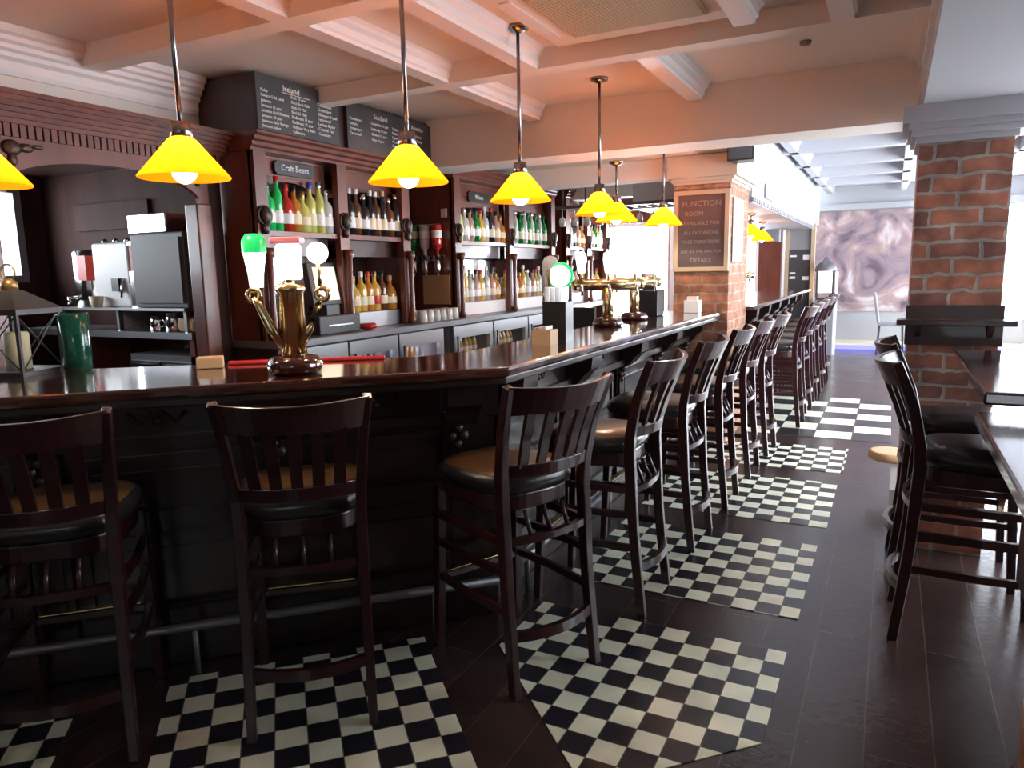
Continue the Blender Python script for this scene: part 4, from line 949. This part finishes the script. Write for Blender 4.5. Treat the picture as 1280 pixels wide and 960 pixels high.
# T shaped tap towers
def t_tap(loc, rz, label, wd, n_):
    t = thing('tap_tower', label, 'beer tap', loc, rz)
    B().lathe([(.085, 0), (.10, .015), (.085, .05), (.04, .06)], n=24).obj('base', 'bar_top', t)
    B().lathe([(.036, .05), (.036, .24)], n=18).obj('column', 'brass', t)
    B().tube([(-wd, 0, .265), (wd, 0, .265)], .036, n=16).ball((-wd, 0, .265), .036).ball((wd, 0, .265), .036).obj('crossbar', 'brass', t)
    for i in range(n_):
        x = -wd*.85+1.7*wd*i/(n_-1)
        B().tube([(x, -.03, .265), (x, -.08, .26), (x, -.085, .20)], .010).obj('spout', 'chrome', t)
        B().tube([(x, -.02, .29), (x, -.03, .34)], .008).obj('stem', 'brass', t)
        B().lathe([(0, .33), (.022, .34), (.034, .42), (.030, .46), (0, .475)], (x, -.03, 0), 14, cap=False).obj('lens', 'lens_white', t)
    return t
t_tap((-1.60, 4.42, ZT), 0.45, 'brass T shaped tap tower with glowing lenses in front of the window', .20, 3)
t_tap((-1.62, 5.02, ZT), 0.45, 'second T shaped tap tower glaring against the window', .16, 3)
t_tap((-1.52, 8.2, ZT), 0.2, 'pale tap tower standing on the second bar', .18, 3)
t = thing('beer_engine', 'dark square ice bucket stand at the far end of the near bar', 'stand', (-1.66, 5.50, ZT))
B().box(-.10, .10, -.10, .10, 0, .20).obj('body', 'black', t, bevel=.008)
B().lathe([(.05, .2005), (.06, .32), (.055, .32), (.045, .21)], n=16).obj('bucket', 'chrome', t)
t = thing('napkin_box', 'white napkin box on the bar by the orange brick pillar', 'box', (-1.42, 5.92, ZT))
B().box(-.06, .06, -.05, .05, 0, .10).obj('body', 'white', t, bevel=.004)
B().box(-.04, .04, -.03, .03, .1005, .13).obj('napkins', 'paper', t)
t = thing('card_terminal', 'dark service screen behind the taps near the window', 'screen', (-2.15, 5.3, ZT-.17))
B().box(-.1, .1, -.1, .1, -.93, 0).obj('pedestal', 'dark_wood', t)
B().box(-.13, .13, -.02, .02, .02, .24).box(-.03, .03, -.03, .03, .0005, .02).obj('monitor', 'black', t)
# glass rack hanging above the bar
t = thing('glass_rack', 'metal wine glass rack hanging under the ceiling beyond the downstand beam', 'glass rack', (-2.15, 6.9, 2.05))
b = B()
for i in range(12): b.box(-.75+i*.13, -.725+i*.13, -.28, .28, 0, .012)
b.box(-.78, .74, -.30, -.28, -.01, .02).box(-.78, .74, .28, .30, -.01, .02); b.obj('rails', 'dark_grey', t)
for x in (-.7, .7): B().tube([(x, -.29, .02), (x, -.29, .30)], .008).tube([(x, .29, .02), (x, .29, .30)], .008).obj('hanger', 'dark_grey', t)
gl = None
for i in range(10):
    lab = 'wine glass hanging upside down, %s from the left in the rack' % ORD[i]
    loc = (-2.15-.7375+i*.13, 6.68, 2.051)
    if gl is None:
        gl = tag(B().lathe([(.028, -.001), (.004, -.006), (.004, -.075), (.03, -.10), (.033, -.13), (.026, -.17), (.024, -.17), (.030, -.13), (.028, -.105), (.0, -.085)], n=12, cap=False).obj('wine_glass', G['clear'], loc=loc), lab, 'glass', 'wine glasses in the hanging rack'); TREE[gl.name] = []
    else: dup(gl, loc, 0, lab)
# ------------------------------------------------------------------ the far end
t = thing('floor_lantern', 'tall lit lantern with an arched hood on a grey pedestal at the far end', 'lantern', (-.95, 12.9, 0))
B().box(-.15, .15, -.15, .15, 0, .90).obj('pedestal', 'grey', t, bevel=.01)
B().box(-.13, .13, -.13, .13, .901, .94).obj('base', 'dark_grey', t)
b = B()
for x in (-1, 1):
    for y in (-1, 1): b.box(x*.12-.014, x*.12+.014, y*.12-.014, y*.12+.014, .94, 1.36)
b.obj('frame', 'dark_grey', t)
B().box(-.10, .10, -.10, .10, 1.02, 1.36).obj('glowing_pane', 'lantern_glow', t)
B().lathe([(.17, 1.36), (.17, 1.38), (.15, 1.44), (.10, 1.50), (.05, 1.53), (.03, 1.58), (0, 1.60)], n=20).obj('hood', 'grey_steel', t)
tag(B().box(-.80, -.765, 12.9, 12.935, 0, 1.35).obj('screen_post', 'white'), 'thin white post beside the far lantern', 'post')
t = thing('side_chair', 'grey chair standing alone in front of the mural', 'chair', (.03, 13.75, 0), math.radians(-90))
B().box(-.2, .2, -.2, .2, .44, .49).obj('seat', 'grey', t, bevel=.012)
B().hexa([(-.2, -.21, .49), (.2, -.21, .49), (.2, -.17, .49), (-.2, -.17, .49), (-.2, -.29, .99), (.2, -.29, .99), (.2, -.25, .99), (-.2, -.25, .99)]).obj('backrest', 'grey', t, bevel=.01)
for x in (-.17, .17):
    for y in (-.17, .17): B().tube([(x*1.05, y*1.15, 0), (x, y, .44)], 1, rect=(.03, .03)).obj('leg', 'dark_grey', t)
for k_, v_ in (('x', 0),): pass
